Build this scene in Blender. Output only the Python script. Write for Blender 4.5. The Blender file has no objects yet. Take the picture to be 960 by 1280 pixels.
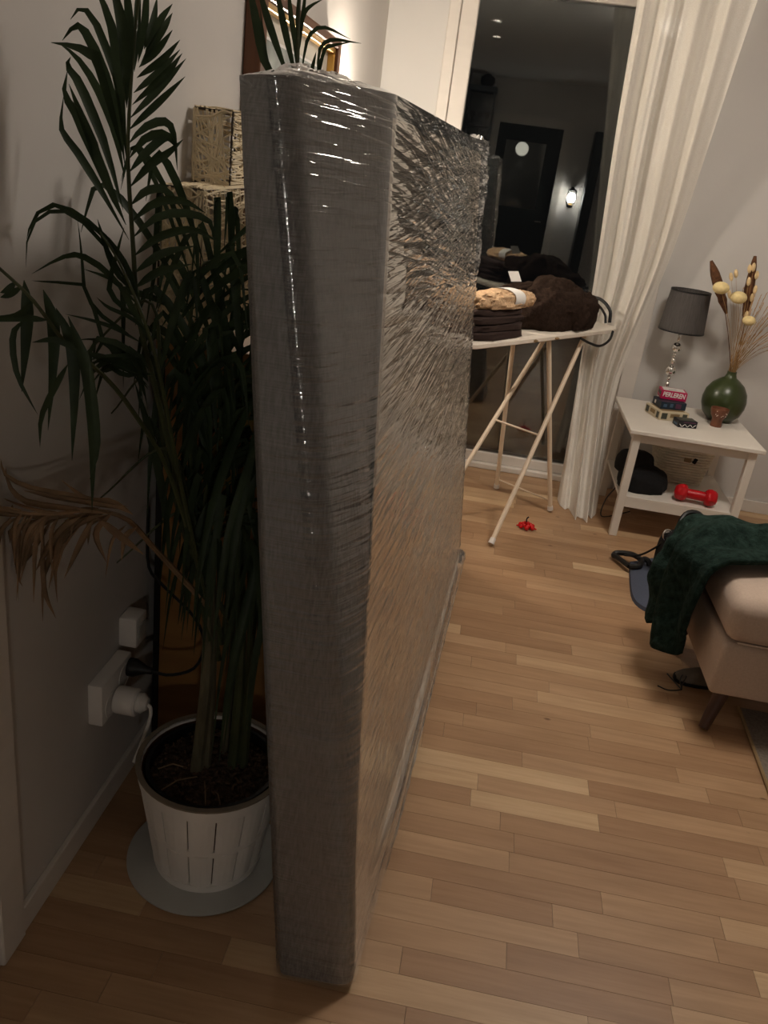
import bpy, bmesh, math, random
import numpy as np
from mathutils import Vector, Matrix

random.seed(7)
rng = np.random.default_rng(11)
SC = bpy.context.scene
COL = SC.collection
PI = math.pi

# ------------------------------------------------------------------ camera
F_PX, CX, CY, EYE = 1038.7, 480.0, 640.0, 1.5
def _d(p):
    v = np.array([p[0] - CX, p[1] - CY, F_PX]); return v / np.linalg.norm(v)
_down = _d((150, 3090)); _fw = _d((646, 222)); _fw = _fw - _down * _fw.dot(_down); _fw /= np.linalg.norm(_fw)
_rt = np.cross(_down, _fw)
CM = np.array([_rt, _fw, -_down])          # photo-camera axes -> world axes (X right, Y to the window, Z up)
cam_data = bpy.data.cameras.new('camera'); cam = bpy.data.objects.new('camera', cam_data); COL.objects.link(cam)
cam_data.sensor_fit = 'VERTICAL'; cam_data.sensor_height = 32.0; cam_data.lens = F_PX / 1280 * 32.0
cam_data.clip_start = 0.02
_R = Matrix(((CM[0, 0], -CM[0, 1], -CM[0, 2]), (CM[1, 0], -CM[1, 1], -CM[1, 2]), (CM[2, 0], -CM[2, 1], -CM[2, 2])))
cam.matrix_world = Matrix.Translation((0, 0, EYE)) @ _R.to_4x4()
SC.camera = cam

def ray(p): return CM @ _d(p)
def fl(x, y, z=0.0):
    r = ray((x, y)); t = (z - EYE) / r[2]; return Vector((r[0] * t, r[1] * t, z))
def onY(x, y, Y):
    r = ray((x, y)); q = r * (Y / r[1]); return Vector((q[0], Y, q[2] + EYE))
def onX(x, y, X):
    r = ray((x, y)); q = r * (X / r[0]); return Vector((X, q[1], q[2] + EYE))
def proj(P):
    v = CM.T @ (np.array(P, float) - np.array([0, 0, EYE]))
    return (CX + F_PX * v[0] / v[2], CY + F_PX * v[1] / v[2], v[2])

# ------------------------------------------------------------------ world and view
world = bpy.data.worlds.new('night'); SC.world = world; world.use_nodes = True
world.node_tree.nodes['Background'].inputs[0].default_value = (0.010, 0.010, 0.011, 1)
world.node_tree.nodes['Background'].inputs[1].default_value = 0.25
SC.view_settings.view_transform = 'Standard'; SC.view_settings.look = 'None'
SC.view_settings.exposure = 0.1; SC.view_settings.gamma = 1.0; SC.view_settings.use_curve_mapping = False
# lamp strengths (each lamp is built further down)
E_CEIL, E_CORNER, E_REAR = 45.0, 300.0, 165.0
WARM = (1.0, 0.87, 0.72); WARM2 = (1.0, 0.90, 0.79)

# ------------------------------------------------------------------ materials
def lin(r, g, b):
    f = lambda c: (c / 255 / 12.92) if c / 255 <= 0.04045 else ((c / 255 + 0.055) / 1.055) ** 2.4
    return (f(r), f(g), f(b), 1.0)
class NT:
    def __init__(s, name):
        s.m = bpy.data.materials.new(name); s.m.use_nodes = True; s.t = s.m.node_tree
        s.b = s.t.nodes['Principled BSDF']; s.out = s.t.nodes['Material Output']
    def n(s, typ, **kw):
        nd = s.t.nodes.new(typ)
        for k, v in kw.items(): setattr(nd, k, v)
        return nd
    def l(s, a, b): s.t.links.new(a, b)
    def coords(s, scale, kind='Object'):
        tc = s.n('ShaderNodeTexCoord'); mp = s.n('ShaderNodeMapping'); mp.inputs['Scale'].default_value = scale
        s.l(tc.outputs[kind], mp.inputs['Vector']); return mp.outputs['Vector']
    def noise(s, vec, scale=5, detail=4, rough=0.55):
        nz = s.n('ShaderNodeTexNoise'); nz.inputs['Scale'].default_value = scale; nz.inputs['Detail'].default_value = detail
        nz.inputs['Roughness'].default_value = rough; s.l(vec, nz.inputs['Vector']); return nz.outputs['Fac']
    def ramp(s, fac, stops):
        r = s.n('ShaderNodeValToRGB'); e = r.color_ramp.elements
        e[0].position, e[0].color = stops[0]; e[1].position, e[1].color = stops[-1]
        for p, c in stops[1:-1]:
            x = e.new(p); x.color = c
        s.l(fac, r.inputs['Fac']); return r.outputs['Color']
    def bump(s, h, strength=0.3, dist=0.01):
        b = s.n('ShaderNodeBump'); b.inputs['Strength'].default_value = strength; b.inputs['Distance'].default_value = dist
        s.l(h, b.inputs['Height']); s.l(b.outputs['Normal'], s.b.inputs['Normal']); return b.outputs['Normal']
def mat(name, c, rough=0.6, var=0.12, scale=(6, 6, 6), bump=0.0, bdist=0.004, metal=0.0, spec=0.4, sheen=0.0, detail=4):
    t = NT(name); c = c if len(c) == 4 else (*c, 1)
    f = t.noise(t.coords(scale), 1.0, detail)
    lo = tuple(x * (1 - var) for x in c[:3]) + (1,); hi = tuple(min(1, x * (1 + var)) for x in c[:3]) + (1,)
    t.l(t.ramp(f, [(0.3, lo), (0.7, hi)]), t.b.inputs['Base Color'])
    t.b.inputs['Roughness'].default_value = rough; t.b.inputs['Metallic'].default_value = metal
    t.b.inputs['Specular IOR Level'].default_value = spec
    if sheen: t.b.inputs['Sheen Weight'].default_value = sheen
    if bump: t.bump(f, bump, bdist)
    return t.m
def emit(name, c, s):
    t = NT(name); t.b.inputs['Emission Color'].default_value = (*c[:3], 1); t.b.inputs['Emission Strength'].default_value = s
    t.b.inputs['Base Color'].default_value = (*c[:3], 1); return t.m

M = {}
M['wall'] = mat('painted_wall', lin(205, 200, 195), 0.75, 0.03, (3, 3, 3), 0.05, 0.002)
M['wall_white'] = mat('white_wall', lin(204, 201, 197), 0.7, 0.02, (3, 3, 3), 0.05, 0.002)
M['ceil'] = mat('ceiling_paint', lin(225, 222, 218), 0.85, 0.02)
M['trim'] = mat('white_trim', lin(215, 208, 200), 0.45, 0.04, (4, 4, 20))
M['white'] = mat('white_lacquer', lin(225, 218, 208), 0.35, 0.03, (5, 5, 5))
M['white_plastic'] = mat('white_plastic', lin(225, 220, 215), 0.35, 0.02)
M['black'] = mat('black_plastic', lin(18, 18, 19), 0.45, 0.1)
M['black_cloth'] = mat('black_cloth', lin(17, 17, 19), 0.95, 0.3, (60, 60, 60), 0.5, 0.004)
M['metal_black'] = mat('blackened_metal', lin(28, 26, 25), 0.4, 0.1, metal=0.6)
M['chrome'] = mat('chrome', (0.78, 0.77, 0.75), 0.12, 0.03, metal=1.0)
M['brass'] = mat('aged_brass', (0.55, 0.38, 0.16), 0.3, 0.1, metal=1.0)
M['cab_wood'] = mat('honey_wood', lin(140, 100, 54), 0.5, 0.18, (2, 2, 22), 0.05)
M['dark_wood'] = mat('dark_wood', lin(72, 44, 28), 0.45, 0.25, (3, 30, 3), 0.05)
M['frame_wood'] = mat('frame_walnut', lin(98, 60, 34), 0.4, 0.25, (30, 3, 3), 0.06)
M['gold'] = mat('gilt_edge', (0.75, 0.45, 0.12), 0.35, 0.15, metal=0.7)
M['mat_board'] = mat('mat_board', lin(205, 200, 188), 0.8, 0.03)
M['print'] = mat('grey_print', lin(140, 146, 140), 0.6, 0.45, (5, 9, 9), detail=8)
M['rattan'] = mat('white_rattan', lin(222, 205, 172), 0.6, 0.12, (30, 30, 30))
M['wire'] = mat('dark_wire', lin(52, 40, 30), 0.5, 0.1)
M['panel'] = mat('beige_underside', lin(236, 222, 202), 0.85, 0.05, (4, 4, 4), 0.1, 0.002)
M['soil'] = mat('potting_soil', lin(70, 53, 40), 0.95, 0.6, (70, 70, 70), 0.9, 0.02, detail=7)
M['bark'] = mat('bark_chip', lin(78, 58, 42), 0.9, 0.6, (90, 90, 90))
M['pot_black'] = mat('black_nursery_pot', lin(20, 20, 21), 0.4, 0.1)
M['disc'] = mat('grey_round_tray', lin(176, 176, 172), 0.4, 0.04)
M['basket_white'] = mat('whitewashed_wood', lin(232, 228, 222), 0.6, 0.08, (10, 10, 3), 0.15, 0.002)
M['basket_inside'] = mat('raw_wood_rim', lin(132, 120, 104), 0.7, 0.25, (10, 10, 40))
M['stalk'] = mat('palm_stalk', lin(58, 64, 36), 0.6, 0.35, (25, 25, 8), 0.2)
M['trunk'] = mat('palm_trunk', lin(88, 82, 62), 0.75, 0.5, (40, 40, 9), 0.4)
M['dry'] = mat('dry_leaf', lin(120, 96, 70), 0.75, 0.35, (20, 20, 20), 0.2)
M['cover'] = mat('ironing_cover', lin(222, 212, 198), 0.85, 0.06, (14, 14, 14), 0.3, 0.004)
M['iron_leg'] = mat('cream_metal', lin(226, 208, 184), 0.4, 0.03)
M['brown_fur'] = mat('brown_fleece', lin(47, 36, 30), 1.0, 0.35, (70, 70, 70), 0.8, 0.006, spec=0.05, detail=6)
M['brown_knit'] = mat('brown_cotton', lin(50, 35, 30), 0.95, 0.22, (30, 30, 120), 0.4, 0.003)
M['beige_fur'] = mat('beige_plush', lin(200, 168, 134), 1.0, 0.25, (80, 80, 80), 0.9, 0.006, spec=0.05, detail=6)
M['paper'] = mat('white_paper', lin(225, 222, 218), 0.7, 0.02)
M['red_gloss'] = mat('red_berry', lin(200, 22, 24), 0.25, 0.1)
M['red_rubber'] = mat('red_vinyl', lin(186, 14, 26), 0.4, 0.06)
M['shade'] = mat('charcoal_shade', lin(74, 70, 68), 0.85, 0.22, (200, 200, 2), 0.2, 0.001)
M['shade_in'] = mat('shade_lining', lin(120, 112, 104), 0.8, 0.05)
M['vase'] = mat('green_glaze', lin(48, 58, 28), 0.3, 0.16, (14, 14, 14), 0.05, spec=0.5)
M['cup'] = mat('brown_cup', lin(104, 62, 42), 0.45, 0.2)
M['glitter'] = mat('glass_beads', lin(226, 205, 190), 0.15, 0.2)
M['stem'] = mat('dry_stem', lin(156, 122, 80), 0.8, 0.2)
M['plume_dark'] = mat('brown_plume', lin(92, 60, 38), 1.0, 0.4, (60, 60, 60), 0.8, 0.006)
M['button'] = mat('cream_flower', lin(226, 205, 150), 0.9, 0.12, (60, 60, 60), 0.5, 0.004)
M['bunny'] = mat('cream_grass_head', lin(222, 196, 150), 1.0, 0.15, (90, 90, 60), 0.6, 0.003)
M['wheat'] = mat('wheat_head', lin(186, 140, 84), 0.9, 0.25, (60, 60, 60), 0.4)
M['box_cream'] = mat('cream_card', lin(208, 194, 164), 0.5, 0.06)
M['box_navy'] = mat('navy_card', lin(28, 44, 58), 0.4, 0.25, (20, 20, 20))
M['box_pink'] = mat('pink_card', lin(186, 22, 82), 0.4, 0.06)
M['box_black'] = mat('black_card', lin(24, 24, 30), 0.4, 0.1)
M['print_white'] = mat('white_print', lin(228, 224, 220), 0.5, 0.02)
M['print_dark'] = mat('dark_print', lin(70, 72, 62), 0.5, 0.15)
M['print_purple'] = mat('plum_print', lin(92, 52, 78), 0.5, 0.1)
M['print_blue'] = mat('blue_print', lin(70, 96, 122), 0.5, 0.1)
M['wicker_white'] = mat('cream_wicker', lin(214, 202, 182), 0.7, 0.1, (30, 30, 30))
M['brown_paper'] = mat('brown_paper', lin(142, 118, 84), 0.8, 0.12, (12, 12, 12))
M['sofa'] = mat('beige_upholstery', lin(190, 170, 154), 0.95, 0.06, (150, 150, 150), 0.25, 0.001, sheen=0.15)
M['throw'] = mat('green_plush', lin(33, 47, 42), 1.0, 0.5, (45, 45, 45), 0.9, 0.012, spec=0.05, detail=6)
M['tote'] = mat('slate_canvas', lin(74, 80, 96), 0.9, 0.08, (120, 120, 120), 0.2, 0.001)
M['shoe'] = mat('grey_suede', lin(112, 104, 94), 0.9, 0.1, (60, 60, 60), 0.2)
M['rug'] = mat('grey_rug', lin(118, 108, 98), 1.0, 0.25, (110, 110, 110), 0.8, 0.004)
M['door_dark'] = mat('dark_green_door', lin(34, 37, 34), 0.45, 0.08)
M['cabinet_dark'] = mat('slate_cabinet', lin(72, 80, 86), 0.5, 0.06)
M['dark_obj'] = mat('dark_ceramic', lin(30, 28, 27), 0.5, 0.1)

def oak(name, island):
    t = NT(name)
    tc = t.n('ShaderNodeNewGeometry')
    rnd = tc.outputs['Random Per Island'] if island else t.n('ShaderNodeObjectInfo').outputs['Random']
    mul = t.n('ShaderNodeMath', operation='MULTIPLY'); mul.inputs[1].default_value = 57.0; t.l(rnd, mul.inputs[0])
    cmb = t.n('ShaderNodeCombineXYZ'); t.l(mul.outputs[0], cmb.inputs[0]); t.l(mul.outputs[0], cmb.inputs[1])
    add = t.n('ShaderNodeVectorMath', operation='ADD'); t.l(tc.outputs['Position'], add.inputs[0]); t.l(cmb.outputs[0], add.inputs[1])
    mp = t.n('ShaderNodeMapping'); mp.inputs['Scale'].default_value = (2.2, 34, 1); t.l(add.outputs[0], mp.inputs['Vector'])
    mp2 = t.n('ShaderNodeMapping'); mp2.inputs['Scale'].default_value = (1.6, 9, 1); t.l(add.outputs[0], mp2.inputs['Vector'])
    g1 = t.noise(mp.outputs[0], 2.0, 6, 0.6); g2 = t.noise(mp2.outputs[0], 1.6, 3, 0.5)
    base = t.ramp(rnd, [(0.0, lin(160, 126, 96)), (0.45, lin(174, 141, 109)), (0.8, lin(182, 150, 118)), (0.93, lin(200, 171, 136)), (1.0, lin(206, 178, 144))])
    gr = t.ramp(g1, [(0.32, (0.80, 0.76, 0.70, 1)), (0.62, (1, 1, 1, 1))])
    gr2 = t.ramp(g2, [(0.30, (0.84, 0.80, 0.76, 1)), (0.6, (1.04, 1.03, 1.0, 1))])
    mx = t.n('ShaderNodeMixRGB', blend_type='MULTIPLY'); mx.inputs[0].default_value = 0.75; t.l(base, mx.inputs[1]); t.l(gr, mx.inputs[2])
    mx2 = t.n('ShaderNodeMixRGB', blend_type='MULTIPLY'); mx2.inputs[0].default_value = 0.8; t.l(mx.outputs[0], mx2.inputs[1]); t.l(gr2, mx2.inputs[2])
    # knots
    mp3 = t.n('ShaderNodeMapping'); mp3.inputs['Scale'].default_value = (4.0, 7.0, 1); t.l(add.outputs[0], mp3.inputs['Vector'])
    vo = t.n('ShaderNodeTexVoronoi'); vo.inputs['Scale'].default_value = 1.0; t.l(mp3.outputs[0], vo.inputs['Vector'])
    kn = t.ramp(vo.outputs['Distance'], [(0.02, (0.25, 0.17, 0.12, 1)), (0.055, (1, 1, 1, 1))])
    mx3 = t.n('ShaderNodeMixRGB', blend_type='MULTIPLY'); mx3.inputs[0].default_value = 0.8; t.l(mx2.outputs[0], mx3.inputs[1]); t.l(kn, mx3.inputs[2])
    t.l(mx3.outputs[0], t.b.inputs['Base Color'])
    t.b.inputs['Roughness'].default_value = 0.42; t.b.inputs['Specular IOR Level'].default_value = 0.35
    t.bump(g1, 0.06, 0.002)
    return t.m
M['oak'] = oak('oak_strip', False); M['oak_many'] = oak('oak_strips_far', True)

def leaf_mat(name, c1, c2):
    t = NT(name); f = t.noise(t.coords((14, 14, 14)), 1.0, 4)
    t.l(t.ramp(f, [(0.3, c1), (0.7, c2)]), t.b.inputs['Base Color'])
    t.b.inputs['Roughness'].default_value = 0.5; t.b.inputs['Specular IOR Level'].default_value = 0.22
    tr = t.n('ShaderNodeBsdfTranslucent'); tr.inputs[0].default_value = c2
    mx = t.n('ShaderNodeMixShader'); mx.inputs[0].default_value = 0.15
    t.l(t.b.outputs[0], mx.inputs[1]); t.l(tr.outputs[0], mx.inputs[2]); t.l(mx.outputs[0], t.out.inputs['Surface']); return t.m
M['leaf'] = leaf_mat('palm_leaf', lin(31, 42, 27), lin(54, 68, 44))
M['leaf_yellow'] = leaf_mat('palm_leaf_yellow', lin(112, 84, 30), lin(92, 78, 34))

def fabric_grey():
    t = NT('grey_melange_fabric')
    f1 = t.noise(t.coords((6, 6, 420)), 1.0, 3, 0.7); f2 = t.noise(t.coords((260, 260, 40)), 1.0, 2)
    ad = t.n('ShaderNodeMath', operation='ADD'); t.l(f1, ad.inputs[0]); t.l(f2, ad.inputs[1])
    hf = t.n('ShaderNodeMath', operation='MULTIPLY'); hf.inputs[1].default_value = 0.5; t.l(ad.outputs[0], hf.inputs[0])
    t.l(t.ramp(hf.outputs[0], [(0.36, lin(86, 86, 88)), (0.64, lin(146, 145, 144))]), t.b.inputs['Base Color'])
    t.b.inputs['Roughness'].default_value = 0.95; t.b.inputs['Specular IOR Level'].default_value = 0.1
    t.bump(hf.outputs[0], 0.3, 0.002); return t.m
M['fabric'] = fabric_grey()

def film_mat():
    t = NT('stretch_film')
    tc = t.n('ShaderNodeTexCoord')
    at_ = t.n('ShaderNodeAttribute'); at_.attribute_name = 'wr'
    prev = None
    # families of creases running round the bundle, each at its own slant
    for (slant, sc_, pw, dist, wp) in ((4, (0.8, 0.8, 26), 0.5, 0.020, 1.0), (-3, (1.2, 1.2, 40), 0.55, 0.017, 1.6), (9, (1.6, 1.6, 32), 0.55, 0.013, 2.4), (1, (4, 4, 150), 1.0, 0.004, 0.6)):
        m1_ = t.n('ShaderNodeMapping'); m1_.inputs['Rotation'].default_value = (math.radians(slant), 0, 0); t.l(tc.outputs['Object'], m1_.inputs['Vector'])
        m2_ = t.n('ShaderNodeMapping'); m2_.inputs['Scale'].default_value = sc_; m2_.inputs['Location'].default_value = (slant, slant * 2, 0); t.l(m1_.outputs[0], m2_.inputs['Vector'])
        f_ = t.noise(m2_.outputs[0], 1.0, 2, 0.5)
        s_ = t.n('ShaderNodeMath', operation='SUBTRACT'); s_.inputs[1].default_value = 0.5; t.l(f_, s_.inputs[0])
        a_ = t.n('ShaderNodeMath', operation='ABSOLUTE'); t.l(s_.outputs[0], a_.inputs[0])
        p_ = t.n('ShaderNodeMath', operation='POWER'); p_.inputs[1].default_value = pw; t.l(a_.outputs[0], p_.inputs[0])
        b_ = t.n('ShaderNodeBump'); b_.inputs['Distance'].default_value = dist; t.l(p_.outputs[0], b_.inputs['Height'])
        w_ = t.n('ShaderNodeMath', operation='POWER'); w_.inputs[1].default_value = wp; t.l(at_.outputs['Fac'], w_.inputs[0]); t.l(w_.outputs[0], b_.inputs['Strength'])
        if prev is not None: t.l(prev.outputs[0], b_.inputs['Normal'])
        prev = b_
    b2 = prev
    fr = t.n('ShaderNodeFresnel'); fr.inputs['IOR'].default_value = 1.5; t.l(b2.outputs[0], fr.inputs['Normal'])
    ma = t.n('ShaderNodeMath', operation='MULTIPLY_ADD'); ma.inputs[1].default_value = 1.5; ma.inputs[2].default_value = 0.07; ma.use_clamp = True; t.l(fr.outputs[0], ma.inputs[0])
    gl = t.n('ShaderNodeBsdfGlossy'); gl.inputs['Roughness'].default_value = 0.05; gl.inputs['Color'].default_value = (0.95, 0.96, 0.97, 1); t.l(b2.outputs[0], gl.inputs['Normal'])
    tr = t.n('ShaderNodeBsdfTransparent'); tr.inputs[0].default_value = (0.95, 0.95, 0.95, 1)
    df = t.n('ShaderNodeBsdfDiffuse'); df.inputs[0].default_value = (0.75, 0.75, 0.75, 1)
    m0 = t.n('ShaderNodeMixShader'); m0.inputs[0].default_value = 0.09; t.l(tr.outputs[0], m0.inputs[1]); t.l(df.outputs[0], m0.inputs[2])
    m1 = t.n('ShaderNodeMixShader'); t.l(ma.outputs[0], m1.inputs[0]); t.l(m0.outputs[0], m1.inputs[1]); t.l(gl.outputs[0], m1.inputs[2])
    t.l(m1.outputs[0], t.out.inputs['Surface']); return t.m
M['film'] = film_mat()

def glass_mat():
    t = NT('window_glass')
    fr = t.n('ShaderNodeFresnel'); fr.inputs['IOR'].default_value = 1.75
    gl = t.n('ShaderNodeBsdfGlossy'); gl.inputs['Roughness'].default_value = 0.0
    tr = t.n('ShaderNodeBsdfTransparent'); tr.inputs[0].default_value = (0.95, 0.97, 0.97, 1)
    m = t.n('ShaderNodeMixShader'); t.l(fr.outputs[0], m.inputs[0]); t.l(tr.outputs[0], m.inputs[1]); t.l(gl.outputs[0], m.inputs[2])
    t.l(m.outputs[0], t.out.inputs['Surface']); return t.m
M['glass'] = glass_mat()

def sheer_mat():
    t = NT('sheer_curtain')
    f = t.noise(t.coords((300, 300, 300)), 1.0, 2)
    c = t.ramp(f, [(0.3, lin(236, 230, 220)), (0.7, lin(248, 244, 236))])
    df = t.n('ShaderNodeBsdfDiffuse'); t.l(c, df.inputs[0]); tl = t.n('ShaderNodeBsdfTranslucent'); t.l(c, tl.inputs[0])
    m = t.n('ShaderNodeMixShader'); m.inputs[0].default_value = 0.2; t.l(df.outputs[0], m.inputs[1]); t.l(tl.outputs[0], m.inputs[2])
    tr = t.n('ShaderNodeBsdfTransparent'); m2 = t.n('ShaderNodeMixShader'); m2.inputs[0].default_value = 0.10
    t.l(m.outputs[0], m2.inputs[1]); t.l(tr.outputs[0], m2.inputs[2]); t.l(m2.outputs[0], t.out.inputs['Surface']); return t.m
M['sheer'] = sheer_mat()

# ------------------------------------------------------------------ mesh helpers
class MB:
    def __init__(s): s.v = []; s.f = []
    def add(s, vs, fs):
        o = len(s.v); s.v += [tuple(x) for x in vs]; s.f += [tuple(i + o for i in f) for f in fs]; return s
    def box(s, c, size, rot=None, bev=0.0, seg=1):
        bm = bmesh.new(); bmesh.ops.create_cube(bm, size=1.0)
        for v in bm.verts: v.co = Vector((v.co.x * size[0], v.co.y * size[1], v.co.z * size[2]))
        if bev > 0: bmesh.ops.bevel(bm, geom=bm.edges[:], offset=bev, segments=seg, affect='EDGES', profile=0.5)
        Mx = rot.to_4x4() if rot is not None else Matrix.Identity(4)
        bm.verts.ensure_lookup_table(); vs = [Mx @ v.co + Vector(c) for v in bm.verts]
        fs = [[v.index for v in f.verts] for f in bm.faces]; bm.free(); return s.add(vs, fs)
    def box2(s, lo, hi, bev=0.0, seg=1):
        return s.box([(a + b) / 2 for a, b in zip(lo, hi)], [b - a for a, b in zip(lo, hi)], None, bev, seg)
    def tube(s, pts, r, n=8, caps=True):
        pts = [Vector(p) for p in pts]; rs = r if isinstance(r, (list, tuple)) else [r] * len(pts)
        vs, fs = [], []; prev = None
        for i, p in enumerate(pts):
            d = (pts[min(i + 1, len(pts) - 1)] - pts[max(i - 1, 0)])
            d = d.normalized() if d.length > 1e-9 else Vector((0, 0, 1))
            if prev is None:
                a = d.orthogonal().normalized()
            else:
                a = prev - d * prev.dot(d); a = a.normalized() if a.length > 1e-6 else d.orthogonal().normalized()
            prev = a; b = d.cross(a)
            for k in range(n):
                th = 2 * PI * k / n; vs.append(p + (a * math.cos(th) + b * math.sin(th)) * rs[i])
        for i in range(len(pts) - 1):
            for k in range(n):
                fs.append((i * n + k, i * n + (k + 1) % n, (i + 1) * n + (k + 1) % n, (i + 1) * n + k))
        if caps:
            fs.append(tuple(range(n))[::-1]); fs.append(tuple((len(pts) - 1) * n + k for k in range(n)))
        return s.add(vs, fs)
    def lathe(s, prof, c=(0, 0, 0), n=32, axis=None, sq=1.0, caps=True):
        vs, fs = [], []; c = Vector(c)
        for (r, z) in prof:
            for k in range(n):
                th = 2 * PI * k / n; p = Vector((r * math.cos(th), r * math.sin(th) * sq, z))
                if axis is not None: p = axis @ p
                vs.append(p + c)
        for i in range(len(prof) - 1):
            for k in range(n):
                fs.append((i * n + k, i * n + (k + 1) % n, (i + 1) * n + (k + 1) % n, (i + 1) * n + k))
        caps = caps and prof[0] != prof[-1]
        if caps and prof[0][0] > 1e-6: fs.append(tuple(range(n))[::-1])
        if caps and prof[-1][0] > 1e-6: fs.append(tuple((len(prof) - 1) * n + k for k in range(n)))
        return s.add(vs, fs)
    def ball(s, c, r, n=16, m=10, sc=(1, 1, 1), rot=None):
        vs, fs = [], []; c = Vector(c)
        for i in range(m + 1):
            ph = PI * i / m
            for k in range(n):
                th = 2 * PI * k / n
                p = Vector((r * sc[0] * math.sin(ph) * math.cos(th), r * sc[1] * math.sin(ph) * math.sin(th), r * sc[2] * math.cos(ph)))
                if rot is not None: p = rot @ p
                vs.append(c + p)
        for i in range(m):
            for k in range(n):
                fs.append((i * n + k, i * n + (k + 1) % n, (i + 1) * n + (k + 1) % n, (i + 1) * n + k))
        return s.add(vs, fs)
    def grid(s, P):      # P[i][j] -> point
        ni, nj = len(P), len(P[0]); vs = [p for row in P for p in row]
        fs = [(i * nj + j, i * nj + j + 1, (i + 1) * nj + j + 1, (i + 1) * nj + j) for i in range(ni - 1) for j in range(nj - 1)]
        return s.add(vs, fs)
    def build(s, name, m, parent=None, smooth=True, origin=None, weld=False):
        me = bpy.data.meshes.new(name)
        vs = s.v
        if origin is not None:
            o = Vector(origin); vs = [tuple(Vector(v) - o) for v in vs]
        me.from_pydata(vs, [], s.f)
        if weld:
            bm = bmesh.new(); bm.from_mesh(me); bmesh.ops.remove_doubles(bm, verts=bm.verts[:], dist=1e-5); bmesh.ops.recalc_face_normals(bm, faces=bm.faces[:]); bm.to_mesh(me); bm.free()
        me.materials.append(M[m] if isinstance(m, str) else m)
        if smooth:
            me.shade_smooth()
            try: me.set_sharp_from_angle(angle=math.radians(40))
            except Exception: pass
        ob = bpy.data.objects.new(name, me); COL.objects.link(ob)
        if origin is not None: ob.location = origin
        if parent is not None:
            ob.parent = parent
            ob.matrix_parent_inverse = Matrix.Translation(-Vector(parent_loc(parent)))
        return ob
def parent_loc(p):
    l = Vector(p.location)
    if p.parent is not None: l = l + parent_loc(p.parent) + p.matrix_parent_inverse.to_translation()
    return l
def thing(name, label, cat, loc=(0, 0, 0), group=None):
    o = bpy.data.objects.new(name, None); COL.objects.link(o); o.location = loc; o.empty_display_size = 0.05
    return tag(o, label, cat, group)
def tag(o, label, cat, group=None):
    o['label'] = label; o['category'] = cat
    if group: o['group'] = group
    return o
def struct(o): o['kind'] = 'structure'; return o
def cr(pts, n):
    pts = [Vector(p) for p in pts]; P = [pts[0] * 2 - pts[1]] + pts + [pts[-1] * 2 - pts[-2]]; out = []
    segs = len(pts) - 1
    for i in range(n):
        t = i / (n - 1) * segs; k = min(int(t), segs - 1); t -= k
        a, b, c, d = P[k], P[k + 1], P[k + 2], P[k + 3]
        out.append(0.5 * ((2 * b) + (c - a) * t + (2 * a - 5 * b + 4 * c - d) * t * t + (3 * b - a - 3 * c + d) * t ** 3))
    return out
def vnoise(x, y, seed=0):
    x = np.asarray(x, float); y = np.asarray(y, float)
    xi = np.floor(x).astype(np.int64); yi = np.floor(y).astype(np.int64); xf = x - xi; yf = y - yi
    def h(a, b):
        n = (a * 374761393 + b * 668265263 + seed * 1442695041) & 0xFFFFFFFF
        n = ((n ^ (n >> 13)) * 1274126177) & 0xFFFFFFFF
        return ((n ^ (n >> 16)) & 0xFFFF) / 65535.0
    u = xf * xf * (3 - 2 * xf); v = yf * yf * (3 - 2 * yf)
    return (h(xi, yi) * (1 - u) + h(xi + 1, yi) * u) * (1 - v) + (h(xi, yi + 1) * (1 - u) + h(xi + 1, yi + 1) * u) * v
def fbm(x, y, seed=0, o=4):
    s = 0; a = 0.5
    for i in range(o):
        s = s + a * vnoise(x * 2 ** i, y * 2 ** i, seed + i); a *= 0.5
    return s
def Rz(a): return Matrix.Rotation(a, 3, 'Z')

# ================================================================== THE ROOM
LX, WY, RX, BY, CZ = -0.72, 4.43, 3.0, -2.14, 2.57
def sbox(name, lo, hi, m, bev=0.0): return struct(MB().box2(lo, hi, bev).build(name, m, smooth=False))
floor = sbox('floor', (LX - 0.1, BY - 0.1, -0.08), (RX + 0.1, WY + 0.1, -0.0142), 'dark_wood')
sbox('ceiling', (LX - 0.1, BY - 0.1, CZ), (RX + 0.1, WY + 0.1, CZ + 0.1), 'ceil')
wall_left = sbox('wall_left', (LX - 0.1, BY, -0.014), (LX, WY, CZ), 'wall')
sbox('wall_right', (RX, BY, -0.014), (RX + 0.1, WY, CZ), 'wall')
# window wall: pieces round the opening
WL, WR, WB, WT = -0.42, 0.74, 0.0, 2.36
wb = MB(); wb.box2((LX - 0.1, WY, -0.014), (WL, WY + 0.16, CZ)); wb.box2((WR, WY, -0.014), (RX + 0.1, WY + 0.16, CZ)); wb.box2((WL, WY, WT), (WR, WY + 0.16, CZ))
struct(wb.build('wall_back', 'wall_white', smooth=False))
# rear wall with doorway
DL, DR, DT = -0.31, 0.46, 2.09
rb = MB(); rb.box2((LX - 0.1, BY - 0.1, -0.014), (DL, BY, CZ)); rb.box2((DR, BY - 0.1, -0.014), (RX + 0.1, BY, CZ)); rb.box2((DL, BY - 0.1, DT), (DR, BY, CZ))
struct(rb.build('wall_front', 'wall', smooth=False))

# baseboards
sbox('baseboard_left', (LX, 1.106, 0.0005), (LX + 0.012, WY, 0.065), 'trim', 0.002)
bb = MB(); bb.box2((LX + 0.012, WY - 0.012, 0.0005), (WL - 0.02, WY, 0.065), 0.002); bb.box2((WR + 0.07, WY - 0.012, 0.0005), (RX, WY, 0.065), 0.002)
struct(bb.build('baseboard_back', 'trim', smooth=False))
sbox('baseboard_right', (RX - 0.012, BY, 0.0005), (RX, WY - 0.012, 0.065), 'trim', 0.002)
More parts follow.
